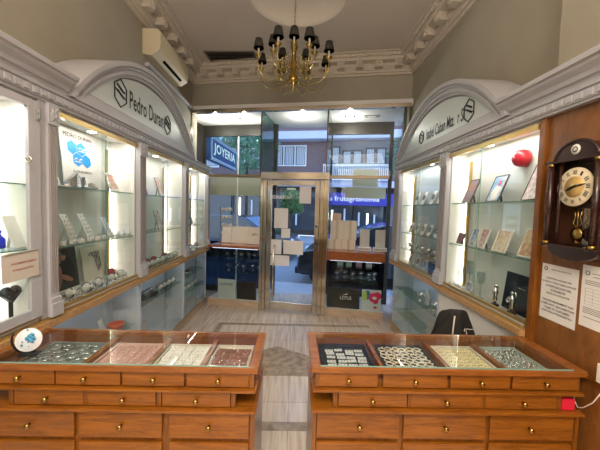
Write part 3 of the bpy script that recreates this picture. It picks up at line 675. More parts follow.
# right window: cartons and card stands
cart = [(.51, .73, .9955, .155, 'cream carton at the lower left of the stack in the right street window'), (.735, .95, .9955, .155, 'cream carton at the lower right of the stack in the right street window'),
        (.55, .76, 1.152, .30, 'tall cream carton at the upper left of the stack in the right street window'), (.763, .96, 1.152, .30, 'tall cream carton at the upper right of the stack in the right street window'), (.57, .71, 1.4535, .11, 'small pink carton on top of the stack in the right street window')]
for u0, u1, z, h, lb in cart:
    t = thing('carton', lb, 'carton', MF @ T((u0+u1)/2, .3, z)); B().box(-(u1-u0)/2, (u1-u0)/2, -.04, .05, 0, h).build('body', cream if h != .11 else mat('pink_card', '#d9b7a8', .8), t, bevel=.003)
    B().box(-.02, .02, -.0412, -.0405, .0, h).build('tape', mat('carton_tape', '#c7b79f', .5), t)
for u, lb in ((1.09, 'grey card stand with a lettered foot beside the cartons'), (1.33, 'grey card stand with a lettered foot at the right end of the sill')):
    t = thing('card_stand', lb, 'card stand', MF @ T(u, .28, .9955))
    B().box(-.1, .1, -.06, .06, 0, .05).build('foot', white, t, bevel=.003); b = B(T(0, 0, .051) @ RX(R(-8))); b.box(-.075, .075, 0, .01, 0, .28); b.build('panel', mat('card_grey', '#bdbdb8', .6), t)
    b = B()
    for k in range(7): b.box(-.088+.026*k, -.072+.026*k, -.0612, -.0604, .012, .04)
    b.build('foot_print', mat('print_grey', '#6f7478', .7), t)
# flat translucent sheets at the outer glass
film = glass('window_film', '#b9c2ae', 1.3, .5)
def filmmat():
    m = bpy.data.materials.new('translucent_film'); m.use_nodes = True; nt = m.node_tree; N = nt.nodes; b = N['Principled BSDF']
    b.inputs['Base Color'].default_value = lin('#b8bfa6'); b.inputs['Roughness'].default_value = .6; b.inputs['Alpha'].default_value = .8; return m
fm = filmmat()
for u0, u1, z0, z1, lb in ((-1.86, -.58, 1.83, 2.2, 'pale green translucent strip across the top of the left street window'), (.86, 1.29, 2.03, 2.33, 'smaller pale olive translucent sheet high in the right street window'), (.74, 1.43, 1.83, 2.02, 'wide pale olive translucent sheet below the smaller one, right street window')):
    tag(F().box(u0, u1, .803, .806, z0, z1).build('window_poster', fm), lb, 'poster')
# signs in the low street boxes
def lowsign(u0, u1, z0, z1, m, label, y=.06, txt=None, tm=None, tw=.2, th=.03, tz=.7, tx=0):
    t = thing('brand_sign', label, 'sign', MF @ T((u0+u1)/2, y, .1152)); B().box(-(u1-u0)/2, (u1-u0)/2, 0, .012, 0, z1-.1152).build('board', m, t, bevel=.002)
    if txt: text('lettering', txt, t, T(tx, -.0006, (z1-.1152)*tz), h=th, w=tw, m=tm)
    return t
lowsign(-1.26, -.955, .115, .425, mat('pale_green_board', '#c3cbc2', .5), 'pale board with black capitals in the left low street box', txt='G-SHOCK', tm=ink, tw=.23, th=.042, tz=.74)
lowsign(-.93, -.60, .115, .41, mat('brown_black', '#2b241f', .4), 'plain dark brown board beside the pale lettered one in the left low street box')
lo = lowsign(.545, 1.045, .115, .425, mat('brown_black', '#2b241f', .4), 'dark brown board with white capitals in the right low street box', txt='LOTUS', tm=white, tw=.17, th=.055, tz=.52, tx=.04)
B().prism([(-.02, -.0012, .205), (.06, -.0012, .213), (.07, -.0012, .245), (.05, -.0012, .225)], (0, .0008, 0)).build('emblem', white, lo)
pk = lowsign(1.075, 1.36, .115, .43, mat('pale_grey_board', '#cfd2d3', .5), 'white board with pink and lime shapes in the right low street box')
b = B(); b.ball((.03, -.004, .2), .07, (1, .04, 1), 18).ball((.085, -.004, .23), .06, (1, .04, 1), 18).ball((.06, -.004, .15), .045, (1, .04, 1), 18); b.build('pink_blob', mat('hot_pink', '#dc1f5d', .5), pk)
B().ball((-.1, -.004, .22), .05, (.8, .05, 1.5), 18).build('lime_blob', mat('lime', '#b6cf62', .5), pk)
B().ball((-.055, -.004, .235), .045, (.9, .03, 1.6), 16).build('blue_blob', mat('teal_print', '#2a6f9c', .5), pk)
B().ball((.045, -.008, .195), .026, (1.3, .03, .9), 16).build('white_blob', white, pk)
B().ball((.06, -.004, .05), .02, (1.4, .05, .9), 12).build('red_blob', red, pk)
def sil_stand(M, label, k=0):
    t = thing('watch_stand', label, 'watch', M, 'watch stands in the low street boxes')
    B().lathe([(.03, 0), (.03, .004), (.006, .008), (.006, .05), (.0, .052)], n=12).build('foot', chrome, t)
    B().torus((0, 0, .085), .036, .009, (0, 1, .3), 16, 6).build('strap', mat('strap_dark', '#34383d', .4), t); B().lathe([(.0, .012), (.02, .012), (.022, 0)], (0, -.03, .09), 14, ax=(0, -1, .3)).build('dial', chrome, t); return t
s0 = None
for i, u in enumerate([-1.22, -1.08, -.94, -.80, -.66]):
    M = MF @ T(u, .4+.06*(i % 2), .5085)
    s0 = sil_stand(M, 'dark watch on a stand on the glass shelf of the low left street box') if i == 0 else dup(sA, M)
    if i == 0: sA = s0
for i, u in enumerate([.68, .8, .93, 1.06, 1.19, 1.27]):
    dup(sA, MF @ T(u, .38+.07*(i % 2), .5085), 'dark watch on a stand on the glass shelf of the low right street box', 'watch stands in the low right street box')

for i in range(6): dup(sA, MF @ T(-1.25+.125*i, .42+.05*(i % 2), .7085), 'dark watch on a stand on the upper glass shelf of the low left street box', 'watch stands on the upper shelf, left box')
gb = None
for i, (u, c, lb) in enumerate(((.72, '#9fc0a8', 'pale green box on the upper shelf of the low right street box, left'), (.86, '#b9d0b4', 'pale green box on the upper shelf of the low right street box, second'), (1.02, '#c9a0a8', 'rosy box on the upper shelf of the low right street box'), (1.18, '#cfd6da', 'pale box on the upper shelf of the low right street box'))):
    t = thing('gift_box', lb, 'box', MF @ T(u, .40, .7085)); B().box(-.045, .045, -.03, .03, 0, .09).build('base', mat('box_'+c[1:], c, .5), t, bevel=.002); B().box(-.048, .048, -.033, .033, .0905, .115).build('lid', mat('box_'+c[1:], c, .5), t, bevel=.002)
# porch downlights and vent
for i, (x, y) in enumerate(((-1.42, 5.30), (-.90, 5.22), (.10, 4.93), (.86, 4.88))):
    t = thing('downlight', ['lit downlight leftmost in the porch soffit', 'lit downlight second from the left in the porch soffit', 'lit downlight above the door in the porch soffit', 'lit downlight at the right of the porch soffit'][i], 'downlight', T(x, y, ZS-.001))
    B().lathe([(.085, 0), (.085, -.008), (.06, -.01)], n=24).build('ring', chrome, t); B().lathe([(0, -.012), (.058, -.012), (.058, -.0105)], n=24).build('lens', mat('spot_lens2', '#ffffff', .5, emit='#fff0d8', es=16), t)
v = thing('soffit_vent', 'small grey slotted vent in the porch soffit', 'vent', T(1.2, 4.80, ZS-.001) @ RZ(R(-11.5)))
B().box(-.12, .12, -.05, .05, -.01, 0).build('frame', mat('vent_grey', '#8d8f90', .5), v); B().box(-.06, .06, -.03, .03, -.012, -.0102).build('plate', white, v)

# ------------------------------------------------------------------ chandelier
ch = thing('chandelier', 'brass chandelier with dark conical shades hanging under the ceiling dome', 'chandelier', T(-.045, 3.16, 0))
B().lathe([(.0, CZ+.188), (.05, CZ+.188), (.05, CZ+.17), (.02, CZ+.155), (.0, CZ+.15)], n=18).build('ceiling_rose', brass, ch)
b = B(); z = 3.47; i = 0
while z < CZ+.15: b.tube([(.007*math.cos(q*PI/5)*(1 if i % 2 else 0), .007*math.cos(q*PI/5)*(0 if i % 2 else 1), z+.014*math.sin(q*PI/5)) for q in range(10)], .0022, 5, True); z += .022; i += 1
b.build('chain', brass, ch)
B().lathe([(0, 2.83), (.012, 2.84), (.016, 2.855), (.008, 2.87), (.02, 2.885), (.012, 2.90), (.042, 2.93), (.05, 2.97), (.03, 3.0), (.024, 3.06), (.034, 3.12), (.022, 3.17), (.022, 3.24), (.04, 3.28), (.026, 3.33), (.012, 3.38), (.02, 3.42), (.008, 3.45), (0, 3.47)], n=20).build('stem', brass, ch)
shadem = mat('shade_dark', '#2b271f', .8); candlem = mat('candle_sleeve', '#c9bda3', .5); bra = mat('brass_arm', '#b8a468', .2, 1)
def bez(P, n=16):
    out = []
    for i in range(n+1):
        t = i/n; out.append(sum((Vector(p)*math.comb(3, k)*(1-t)**(3-k)*t**k for k, p in enumerate(P)), Vector()))
    return out
def arm(r, zc, z0, a, low):
    A = RZ(a)
    am = B(A).tube(bez([(.03, 0, z0), (r*.55, 0, z0-low), (r*1.1, 0, z0-low*.4), (r, 0, zc)]), .0055, 7)
    am.tube([(r*.45+.045*(1-q/20)*math.cos(q*.55), 0, z0+.06+.045*(1-q/20)*math.sin(q*.55)) for q in range(18)], .0042, 5)
    am.tube([(r*.28+.035*(1-q/20)*math.cos(-q*.55), 0, z0+.13+.035*(1-q/20)*math.sin(-q*.55)) for q in range(18)], .0036, 5)
    o = am.build('arm', bra, ch)
    B(A).lathe([(.0, -.03), (.01, -.025), (.014, -.01), (.03, .012), (.034, .02), (.012, .022), (.0, .022)], (r, 0, zc), 14).build('cup', bra, o)
    B(A).cyl((r, 0, zc+.0225), (r, 0, zc+.1), .0095, n=10).build('candle', candlem, o)
    s = B(A); s.lathe([(.052, .075), (.034, .165), (.032, .165), (.050, .075), (.052, .075)], (r, 0, zc), 16); s.build('shade', shadem, o)
for k in range(8): arm(.375, 3.105, 2.93, R(22.5+45*k), .10)
for k in range(5): arm(.22, 3.185, 3.06, R(-90+72*k), .05)

# ------------------------------------------------------------------ things in the left showcases
def photo(M, w, h, c1, c2, label, tilt=14, fm=None, b_=.012, group=None, cat='picture frame', sh=None, sc=32):
    t = thing('photo_frame', label, cat, M, group); A = T(0, 0, .006) @ RX(-R(tilt)); fm = fm or chrome
    f = B(A); f.box(-w/2, w/2, 0, .012, 0, b_).box(-w/2, w/2, 0, .012, h-b_, h).box(-w/2, -w/2+b_, 0, .012, b_, h-b_).box(w/2-b_, w/2, 0, .012, b_, h-b_); f.build('border', fm, t, bevel=.002)
    p = B(A).box(-w/2+b_, w/2-b_, .004, .009, b_, h-b_).build('picture', mat('picture_'+c1[1:]+c2[1:], c1, .3, col2=c2, scale=sc), t)
    if sh:
        for nm, mm, cx, cz, rx, rz in sh:
            q = B(A); q.ball((cx*w, .0037, cz*h), 1, (rx*w, .0005, rz*h), 14); q.build(nm, mm, p)
    q = A @ Vector((0, .0125, h*.6)); B().prism([(-.012, q.y, q.z), (.012, q.y, q.z), (.012, q.y+h*.1, .001), (-.012, q.y+h*.1, .001)], (0, .003, 0)).build('easel_leg', black, t)
    return t
skin = mat('print_skin', '#a87a64', .6); hairm = mat('print_hair', '#1d1513', .6)
S1, S2, S0 = 1.7155, 1.3355, zc+.0125
def LP(Y, y, z, a=0): return ML @ T(Y, y, z) @ RZ(R(a))
hc = thing('promo_card', 'white card with four blue hexagons and lettering in the large left showcase', 'sign', LP(2.275, .17, S1, 0))
A = RX(-R(5)); B(A).box(-.175, .175, 0, .004, 0, .43).build('card', white, hc)
blue = mat('hexagon_blue', '#1b8fe0', .5)
def hx(cx, cz, r, m, nm, par): 
    b = B(A); b.prism([(cx+r*math.cos(R(30+60*k)), -.0016, cz+r*math.sin(R(30+60*k))) for k in range(6)], (0, .001, 0)); return b.build(nm, m, par)
for cx, cz, pat in ((-.07, .30, 0), (.024, .30, 1), (-.023, .218, 1), (.071, .218, 0)):
    h_ = hx(cx, cz, .052, blue, 'hexagon', hc)
    if pat:
        b = B(A)
        b.tube([(cx-.035, -.002, cz-.005), (cx-.012, -.002, cz+.01), (cx+.012, -.002, cz-.006), (cx+.035, -.002, cz+.008)], .004, 4); b.box(cx-.03, cx+.03, -.0022, -.0017, cz-.02, cz-.013); b.build('hexagon_pattern', white, h_)
text('lettering', 'PEDRO DURAN', hc, A @ T(.0, -.001, .385), h=.032, w=.29, m=ink); text('lettering', 'SILVER MOMENTS', hc, A @ T(.02, -.001, .13), h=.018, w=.2, m=mat('print_grey', '#6f7478', .7))
photo(LP(1.93, .11, S1, 8), .17, .17, '#3d62a8', '#8aa0c8', 'silver frame with a blue picture at the left of the top shelf', 22, chrome, .02)
def crag(M, label, w=.2, h=.12):
    t = thing('silver_ornament', label, 'ornament', M); b = B(); pts = []
    for k in range(9):
        x = -w/2+w*k/8; hgt = h*(.35+.65*random.random())*(1-.5*abs(k-3)/5); pts.append((x, hgt))
    for (xa, ha), (xb, hb) in zip(pts, pts[1:]): b.prism([(xa, -.02, .012), (xb, -.02, .012), (xb, -.0, hb), (xa, 0, ha)], (0, .03, 0))
    b.build('relief', chrome, t); B().box(-w/2, w/2, -.03, .04, 0, .0115).build('base', chrome, t, bevel=.003); return t
crag(LP(2.12, .07, S1, -6), 'jagged silver ornament in front of the blue hexagon card', .24, .13)
photo(LP(2.56, .09, S1, 10), .17, .16, '#b3563f', '#e3c9b8', 'silver frame with a red picture at the right of the top shelf', 20, chrome, .02)
def ear_board(M, label, h=.2, w=.07, n=6):
    t = thing('earring_board', label, 'display board', M); A = T(0, 0, .006) @ RX(-R(24)); B(A).box(-w/2, w/2, 0, .008, 0, h).build('board', white, t, bevel=.002)
    for i in range(n):
        for s in (-1, 1): B(A).ball((s*w*.22, -.003, h*(.14+.76*i/(n-1))), .0055, (1, .6, 1), 8).build('earring', chrome, t)
    q = A @ Vector((0, .0085, h*.6)); B().prism([(-.01, q.y, q.z), (.01, q.y, q.z), (.01, q.y+.05, .001), (-.01, q.y+.05, .001)], (0, .003, 0)).build('easel_leg', white, t)
    return t
for Y, lb in ((1.90, 'white earring board leaning leftmost on the middle shelf'), (2.09, 'white earring board leaning second from the left on the middle shelf'), (2.26, 'white earring board leaning third from the left on the middle shelf'), (2.50, 'white earring board leaning near the light strip on the middle shelf')):
    ear_board(LP(Y, .09, S2, 6), lb, .21 if Y < 2.4 else .17, .075)
def ring_stand(M, label, group):
    t = thing('ring_stand', label, 'ring stand', M, group); B().box(-.018, .018, -.014, .014, 0, .03).build('pad', white, t, bevel=.006); B().torus((0, -.004, .038), .011, .0025, (0, 1, .2), 14, 5).build('ring', chrome, t); return t
def spread(maker, spots, label, group):
    first = None
    for M in spots:
        if first is None: first = maker(M, label, group)
        else: dup(first, M, label, group)
    return first
spread(ring_stand, [LP(1.84+.085*i, .055, S2, random.uniform(-15, 15)) for i in range(11)], 'small white ring stand on the middle shelf in front of the earring boards', 'ring stands on the middle shelf')
cp = thing('poster_board', 'dark poster of an embracing couple in the large left showcase', 'poster', LP(2.12, .182, S0+.04, 0)); A = RX(-R(7))
b = B(A).box(-.13, .13, 0, .01, 0, .31).build('board', mat('poster_dark', '#3b3f44', .4, col2='#24272b', scale=4), cp)
def ell(par, nm, m, cx, cz, rx, rz, rot=0, y=-.0006):
    q = B(A @ T(cx, y, cz) @ RY(R(rot))); q.ball((0, 0, 0), 1, (rx, .0006, rz), 14); return q.build(nm, m, par)
ell(cp, 'print_torso', mat('print_coat', '#17181b', .5), .04, .12, .07, .13, -10); ell(cp, 'print_back', skin, -.055, .09, .028, .09, 12, -.001); ell(cp, 'print_arm', skin, .01, .08, .07, .018, 25, -.0015)
ell(cp, 'print_face', skin, .005, .235, .024, .032, 10, -.0015); ell(cp, 'print_face', skin, -.04, .215, .022, .03, -20, -.0015); ell(cp, 'print_hair', hairm, .018, .262, .03, .022, 0, -.002); ell(cp, 'print_hair', hairm, -.065, .22, .02, .034, 0, -.002)
B().box(-.14, .14, -.03, .05, -.04, -.0005).build('riser', white, cp)
c2 = thing('poster_board', 'cream poster of dangling bracelets in the large left showcase', 'poster', LP(2.43, .182, S0+.04, 0)); B(A).box(-.12, .12, 0, .01, 0, .27).build('board', cream, c2); B().box(-.14, .14, -.03, .05, -.04, -.0005).build('riser', white, c2)
for k in range(4):
    q = B(A); q.tube([(-.05+.03*k, -.001, .2-.01*k), (-.02+.03*k, -.001, .225), (.02+.02*k, -.001, .17), (.05+.012*k, -.001, .06+.01*k)], .0035, 5); q.build('print_bracelet', mat('print_grey', '#6f7478', .7), c2)
def watch(M, label, group, cm=None, sm=None, s=1):
    t = thing('watch_cushion', label, 'watch', M, group); b = B(T(0, 0, .043*s) @ RX(R(18))); b.ball((0, 0, 0), .036*s, (1.15, .8, .98), 14); b.build('cushion', cm or white, t)
    b = B(T(0, 0, .043*s) @ RX(R(18))); b.torus((0, 0, 0), .034*s, .0045*s, (1, 0, 0), 18, 5); b.build('strap', sm or chrome, t)
    b = B(T(0, 0, .043*s) @ RX(R(18))); b.lathe([(0, .006), (.015*s, .006), (.017*s, 0)], (0, -.03*s, .02*s), 14, ax=(0, -1, .6)); b.build('dial', mat('watch_dial', '#eceae6', .2), t); return t
dstrap = mat('strap_dark', '#34383d', .4); rcush = mat('cushion_red', '#b4545a', .8)
spread(lambda M, l, g: watch(M, l, g, white, dstrap), [LP(1.87+.15*i, .075+.012*(i % 2), S0, random.uniform(-20, 20)) for i in range(6)], 'white cushion with a dark watch on the floor of the large left showcase', 'dark watches in the large left showcase')
spread(lambda M, l, g: watch(M, l, g, rcush, chrome, 1.1), [LP(Y, y, S0, 10) for Y, y in ((1.92, .155), (2.635, .18))], 'red cushion with a watch on the floor of the large left showcase', 'red cushions in the large left showcase')
bs = thing('bead_strip', 'flat pad of black and white beads along the front of the large left showcase', 'jewellery', LP(2.06, .036, S0))
B().box(-.23, .23, -.012, .012, 0, .008).build('pad', white, bs)
for m, o in ((black, 0), (white, 1)):
    b = B()
    for k in range(46):
        if k % 2 == o: b.ball((-.22+.0098*k, random.uniform(-.006, .006), .012), .0055, n=6)
    b.build('bead_row', m, bs)
def bust(M, label, m=None, h=.16):
    t = thing('necklace_bust', label, 'necklace bust', M); b = B(); b.M = Matrix.Diagonal((1, .5, 1, 1)); b.lathe([(.045, 0), (.05, .01), (.03, .03), (.055, h*.45), (.06, h*.6), (.022, h*.78), (.02, h), (0, h+.004)], n=16); b.build('bust', m or white, t)
    b = B(); b.tube([(-.028, -.014, h*.72), (-.03, -.028, h*.6), (0, -.033, h*.45), (.03, -.028, h*.6), (.028, -.014, h*.72)], .0028, 5); b.build('necklace', chrome, t); return t
def bangle(M, label, group):
    t = thing('bracelet', label, 'jewellery', M, group); B().torus((0, 0, .03), .026, .0045, (.3, 1, .25), 18, 6).build('band', chrome, t); B().box(-.02, .02, -.016, .016, 0, .0035).build('foot', white, t, bevel=.001); B().ball((0, -.006, .057), .007, n=8).build('clasp', chrome, t); return t
spread(bangle, [LP(1.945+.15*i, .08, S0, 15) for i in range(5)], 'upright silver bracelet between the watch cushions of the large left showcase', 'silver bracelets in the large left showcase')
spread(ring_stand, [LP(2.33+.055*i, .04, S0, 8*(-1)**i) for i in range(6)], 'small white ring stand at the front of the large left showcase floor', 'ring stands on the large left showcase floor')
spread(bangle, [LP(2.99+.115*i, .115, S0, 15) for i in range(2)]+[LP(3.49+.06*i, .13, S0, 15) for i in range(2)], 'upright silver bracelet on the floor of the middle left showcase', 'silver bracelets in the middle left showcase')
# middle left showcase
photo(LP(3.08, .09, S1, 14), .13, .19, '#8c4b3a', '#e0d5cc', 'dark frame at the left of the top shelf, middle left showcase', 16, mat('frame_brown', '#4a3a30', .4))
photo(LP(3.42, .08, S1, 8), .17, .21, '#b36a58', '#d9d3d8', 'silver frame with a reddish photo on the top shelf, middle left showcase', 16, chrome)
photo(LP(3.40, .08, S2, 8), .16, .22, '#9d8f86', '#e8e2dc', 'silver frame with a pale photo on the lower shelf, middle left showcase', 16, chrome)
bust(LP(3.04, .17, S0, 0), 'white necklace bust at the left of the middle left showcase', None, .19)
spread(lambda M, l, g: watch(M, l, g, white, dstrap), [LP(2.93+.115*i, .06, S0, random.uniform(-15, 15)) for i in range(8)], 'white cushion with a dark watch on the floor of the middle left showcase', 'watches in the middle left showcase')
spread(lambda M, l, g: watch(M, l, g, rcush, dstrap, 1.0), [LP(Y, .14, S0, 10) for Y in (3.2, 3.35, 3.63)], 'red cushion with a dark watch on the floor of the middle left showcase', 'red cushions in the middle left showcase')
# left showcase nearest the street
photo(LP(4.36, .07, S1, 10), .22, .25, '#7d8a98', '#e6e6e4', 'silver frame with a grey photo on the top shelf, street end of the left wall', 18, chrome, .02)
photo(LP(4.42, .07, S2, 10), .2, .22, '#4f5d6e', '#cfd0d0', 'silver frame with a dark photo on the lower shelf, street end of the left wall', 18, chrome, .02)
spread(lambda M, l, g: watch(M, l, g, white, dstrap), [LP(4.1+.13*i, .09+.03*(i % 2), S0, random.uniform(-20, 20)) for i in range(6)], 'white cushion with a dark watch in the left showcase nearest the street', 'watches in the left showcase nearest the street')
# showcase at the left edge
T1 = 1.3605
bo = thing('perfume_bottle', 'cobalt blue bottle on the shelf at the left edge', 'bottle', LP(1.60, .14, T1)); cob = mat('cobalt', '#1b2fd0', .12, spec=.8)
B().lathe([(.024, 0), (.027, .006), (.027, .05), (.012, .068), (.01, .078), (0, .079)], n=18).build('body', cob, bo); B().lathe([(.008, .0795), (.012, .082), (.012, .098), (0, .1)], n=14).build('stopper', cob, bo)
leaning(LP(1.627, .05, T1, 0), .07, .18, 20, 'white board leaning on the shelf at the left edge, right of the blue bottle', 'display card', white, .008)
wt = thing('stone_heart', 'dark grey speckled heart on a stand at the left edge, below the notice', 'ornament', LP(1.605, .09, S0+.0, -10))
B().lathe([(.04, 0), (.04, .006), (.01, .012), (.01, .12), (0, .121)], n=14).build('stand', black, wt)
b = B(T(0, 0, .158)); b.ball((-.022, 0, .012), .03, (1, .7, 1), 14).ball((.022, 0, .012), .03, (1, .7, 1), 14).prism([(-.05, -.014, .005), (0, -.014, -.05), (.05, -.014, .005)], (0, .028, 0)); b.build('heart', mat('speckled_stone', '#4a4c4c', .5, col2='#191b1b', scale=80), wt)
leaning(LP(1.52, .14, S0, 0), .12, .14, 12, 'pink card leaning behind the dark heart at the left edge', 'display card', mat('pink_print', '#d8aaa0', .7, col2='#e8dcd4', scale=12), .006)
hn = thing('hanging_notice', 'cream notice plate with red lettering hung on the hinged showcase door', 'notice', ML @ T(1.545, -.0225, 1.212) @ RY(R(-1)) @ Matrix.Diagonal((.9, 1, .93, 1)))
B().box(-.115, .115, -.004, -.001, 0, .155).build('plate', mat('notice_cream', '#d2c9be', .5), hn)
rl = mat('red_lettering', '#b5524a', .6)
text('lettering', 'NO SE ADMITEN CAMBIOS', hn, T(.015, -.0044, .095), h=.0105, w=.16, m=rl); text('lettering', 'NI DEVOLUCIONES', hn, T(.01, -.0044, .06), h=.0105, w=.13, m=rl)
B().tube([(-.11, -.005, .15), (-.02, -.006, .15), (.11, -.005, .15)], .003, 5).build('clip_rail', steel, hn)
# low left cabinets
Z5, Z6 = .5035, .6235
ob = thing('orange_bowl', 'small orange bowl in the low left cabinet', 'bowl', LP(2.60, .12, Z5)); orm = mat('orange_glaze', '#e0562a', .3)
B().lathe([(.03, 0), (.045, .01), (.062, .035), (.066, .055), (.06, .055), (.04, .02), (0, .016)], n=20).build('bowl', orm, ob); B().torus((0, 0, .056), .064, .004, n=22, k=5).build('rim', mat('orange_rim', '#f0895c', .3), ob)
def gift(M, w, d, h, m, label):
    t = thing('gift_box', label, 'box', M); B().box(-w/2, w/2, -d/2, d/2, 0, h*.72).build('base', m, t, bevel=.002); B().box(-w/2-.003, w/2+.003, -d/2-.003, d/2+.003, h*.722, h).build('lid', m, t, bevel=.002); return t
pw = mat('pale_blue_box', '#c6d3dc', .5)
gift(LP(2.10, .12, Z5, 12), .12, .09, .12, white, 'white gift box in the low left cabinet left of the orange bowl'); gift(LP(2.26, .13, Z5, -15), .1, .08, .08, pw, 'pale blue gift box beside the white one in the low left cabinet')
leaning(LP(2.42, .09, Z5, 10), .07, .16, 18, 'white card leaning beside the orange bowl in the low left cabinet', 'display card', white, .006)
dk = thing('watch_display', 'dark tiered watch display on the shelf of the low left cabinet', 'watch display', LP(3.18, .12, Z6, 0)); B().box(-.13, .13, -.05, .05, 0, .03).box(-.13, .13, 0, .05, .031, .07).build('steps', mat('display_dark', '#3a3d40', .4), dk)
for k in range(4): B().torus((-.095+.063*k, -.02, .062), .026, .006, (0, 1, .3), 14, 5).build('watch', chrome, dk)
leaning(LP(3.12, .08, .1205, 8), .2, .24, 16, 'brown framed card standing on the bottom of the low left cabinet', 'display card', mat('card_brownish', '#d6d2cd', .5), .01)
spread(lambda M, l, g: watch(M, l, g, white, dstrap), [LP(3.42+.12*i, .1, Z6, 10) for i in range(4)], 'watch on a cushion on the shelf of the middle low left cabinet', 'watches in the middle low left cabinet')
ds = thing('silver_dish', 'round silver dish with a dark rim in the low cabinet nearest the street', 'dish', LP(4.30, .12, Z6)); B().lathe([(.04, 0), (.07, .012), (.085, .04), (.08, .04), (.06, .016), (0, .008)], n=22).build('dish', chrome, ds)
spread(lambda M, l, g: watch(M, l, g, white, dstrap), [LP(4.08+.15*i, .11, .3835, 10) for i in range(5)], 'watch on a cushion on the lower shelf nearest the street, left', 'watches in the low cabinet nearest the street')

# ------------------------------------------------------------------ things in the right showcases
def RP(Y, y, z, a=0): return MR @ T(-Y, y, z) @ RZ(R(a))
U1, U2, U0 = 1.7105, 1.3555, zc2+.0125
wfr = mat('white_frame', '#e8e4de', .4); dfr = mat('thin_dark_frame', '#4d4038', .4)
photo(RP(2.46, 0.050, U1, -6), .15, .20, '#a8623e', '#4f6f9a', 'leaning portrait photo with orange tones beside the light strip, right showcase', 20, dfr, .005)
photo(RP(2.14, 0.050, U1, -6), .16, .20, '#4aa0dd', '#e7d8cc', 'leaning photo with a blue sky and a figure in pink, right showcase', 20, dfr, .005, sh=[('print_figure', mat('print_white', '#efe6de', .6), -.0, .35, .26, .3), ('print_cap', mat('print_pink', '#c9415c', .6), .05, .68, .1, .14)])
photo(RP(1.80, 0.050, U1, -8), .15, .24, '#b59a9c', '#e6dcda', 'leaning pale pink photo beside the wood panel, top shelf', 20, dfr, .005)
photo(RP(2.53, 0.050, U2, -6), .10, .095, '#3c4f7a', '#b5564c', 'small dark framed photo at the left of the lower shelf, right showcase', 16, dfr, .006)
photo(RP(2.36, 0.050, U2, -6), .10, .15, '#4f83bb', '#d9cfc8', 'blue photo in a pale frame on the lower shelf, right showcase', 18, wfr, .007)
photo(RP(2.245, 0.050, U2, -6), .11, .155, '#c08277', '#eee0d8', 'rosy photo in a pale frame on the lower shelf, right showcase', 18, wfr, .007)
photo(RP(2.04, 0.050, U2, -6), .16, .165, '#d9b894', '#f0e6d6', 'pale golden photo in a white frame on the lower shelf, right showcase', 18, wfr, .009)
photo(RP(1.80, 0.050, U2, -6), .14, .185, '#e2c9a4', '#b98a6a', 'tall golden photo beside the wood panel, lower shelf', 18, wfr, .008)
al = thing('album_box', 'large dark navy album standing at the bottom of the right showcase', 'album', RP(1.90, .082, U0, -3)); navy = mat('navy_board', '#151d2b', .35)
A = T(0, 0, .006) @ RX(-R(6)); B(A).box(-.115, .115, 0, .018, 0, .25).build('cover', navy, al, bevel=.002); B(A).box(-.112, .112, .0185, .03, .003, .247).build('pages', paper, al); b = B(A); b.box(.02, .08, -.0008, -.0002, .16, .165); b.build('silver_line', chrome, al)
def figure(M, label, h=.14):
    t = thing('silver_figurine', label, 'figurine', M); B().lathe([(.026, 0), (.026, .012), (.014, .018), (0, .018)], n=14).build('base', black, t)
    b = B(); b.lathe([(.008, .0185), (.016, h*.3), (.012, h*.45), (.02, h*.62), (.016, h*.75), (.006, h*.8), (.012, h*.88), (.012, h*.95), (0, h)], n=12); b.tube([(-.018, 0, h*.72), (-.03, -.012, h*.55), (-.012, -.02, h*.5)], .006, 6); b.tube([(.018, 0, h*.72), (.034, -.008, h*.85), (.03, -.012, h*1.02)], .005, 6); b.build('body', chrome, t); return t
figure(RP(2.03, .052, U0, 0), 'silver figurine left of its pair in front of the navy album', .16); figure(RP(1.87, .052, U0, 10), 'silver figurine right of its pair in front of the navy album', .15)
cry = glass('crystal', '#eef4f4', 1.55, 1.6)
def goblet(M, label, h=.17):
    t = thing('crystal_goblet', label, 'goblet', M); B().lathe([(0, 0), (.028, 0), (.026, .005), (.005, .012), (.004, h*.45), (.01, h*.5), (0, h*.5)], n=16).build('stem', cry, t); B().lathe([(.004, h*.505), (.026, h*.6), (.03, h*.78), (.026, h), (.024, h), (.027, h*.78), (.02, h*.62), (0, h*.55)], n=16).build('bowl', cry, t); return t
goblet(RP(2.56, .105, U0), 'crystal goblet nearest the light strip in the right showcase', .16); goblet(RP(2.42, .1, U0), 'tall crystal goblet second from the light strip', .25); goblet(RP(2.21, .06, U0), 'crystal goblet left of the navy album', .2)
photo(RP(2.36, 0.040, U0, -5), .10, .09, '#5a86c2', '#dfe4ea', 'small blue photo in a white frame on the floor of the right showcase', 18, wfr, .012)
spread(ring_stand, [RP(2.60-.06*i, .045, U0, 0) for i in range(4)], 'small white ring stand at the light strip end of the right showcase floor', 'ring stands in the right showcase')
be = thing('alarm_bell', 'red round alarm bell with a cord near the top of the right showcase', 'alarm bell', RP(1.97, .162, 2.0))
B().lathe([(.0, .09), (.03, .086), (.052, .065), (.058, .035), (.058, .012), (.03, .01)], n=28, ax=(0, -1, 0)).build('dome', red, be); B().lathe([(.03, .0), (.03, .0095)], n=20, ax=(0, -1, 0)).build('base', black, be)
B().lathe([(0, .097), (.012, .095), (.012, .0905)], n=14, ax=(0, -1, 0)).build('cap', mat('red_cap', '#e87a78', .4), be); B().tube([(-.055, -.02, .02), (-.09, -.03, .07), (-.13, -.02, .10), (-.19, -.01, .11)], .003, 6).build('cord', mat('cord_grey', '#8c8c8c', .5), be)
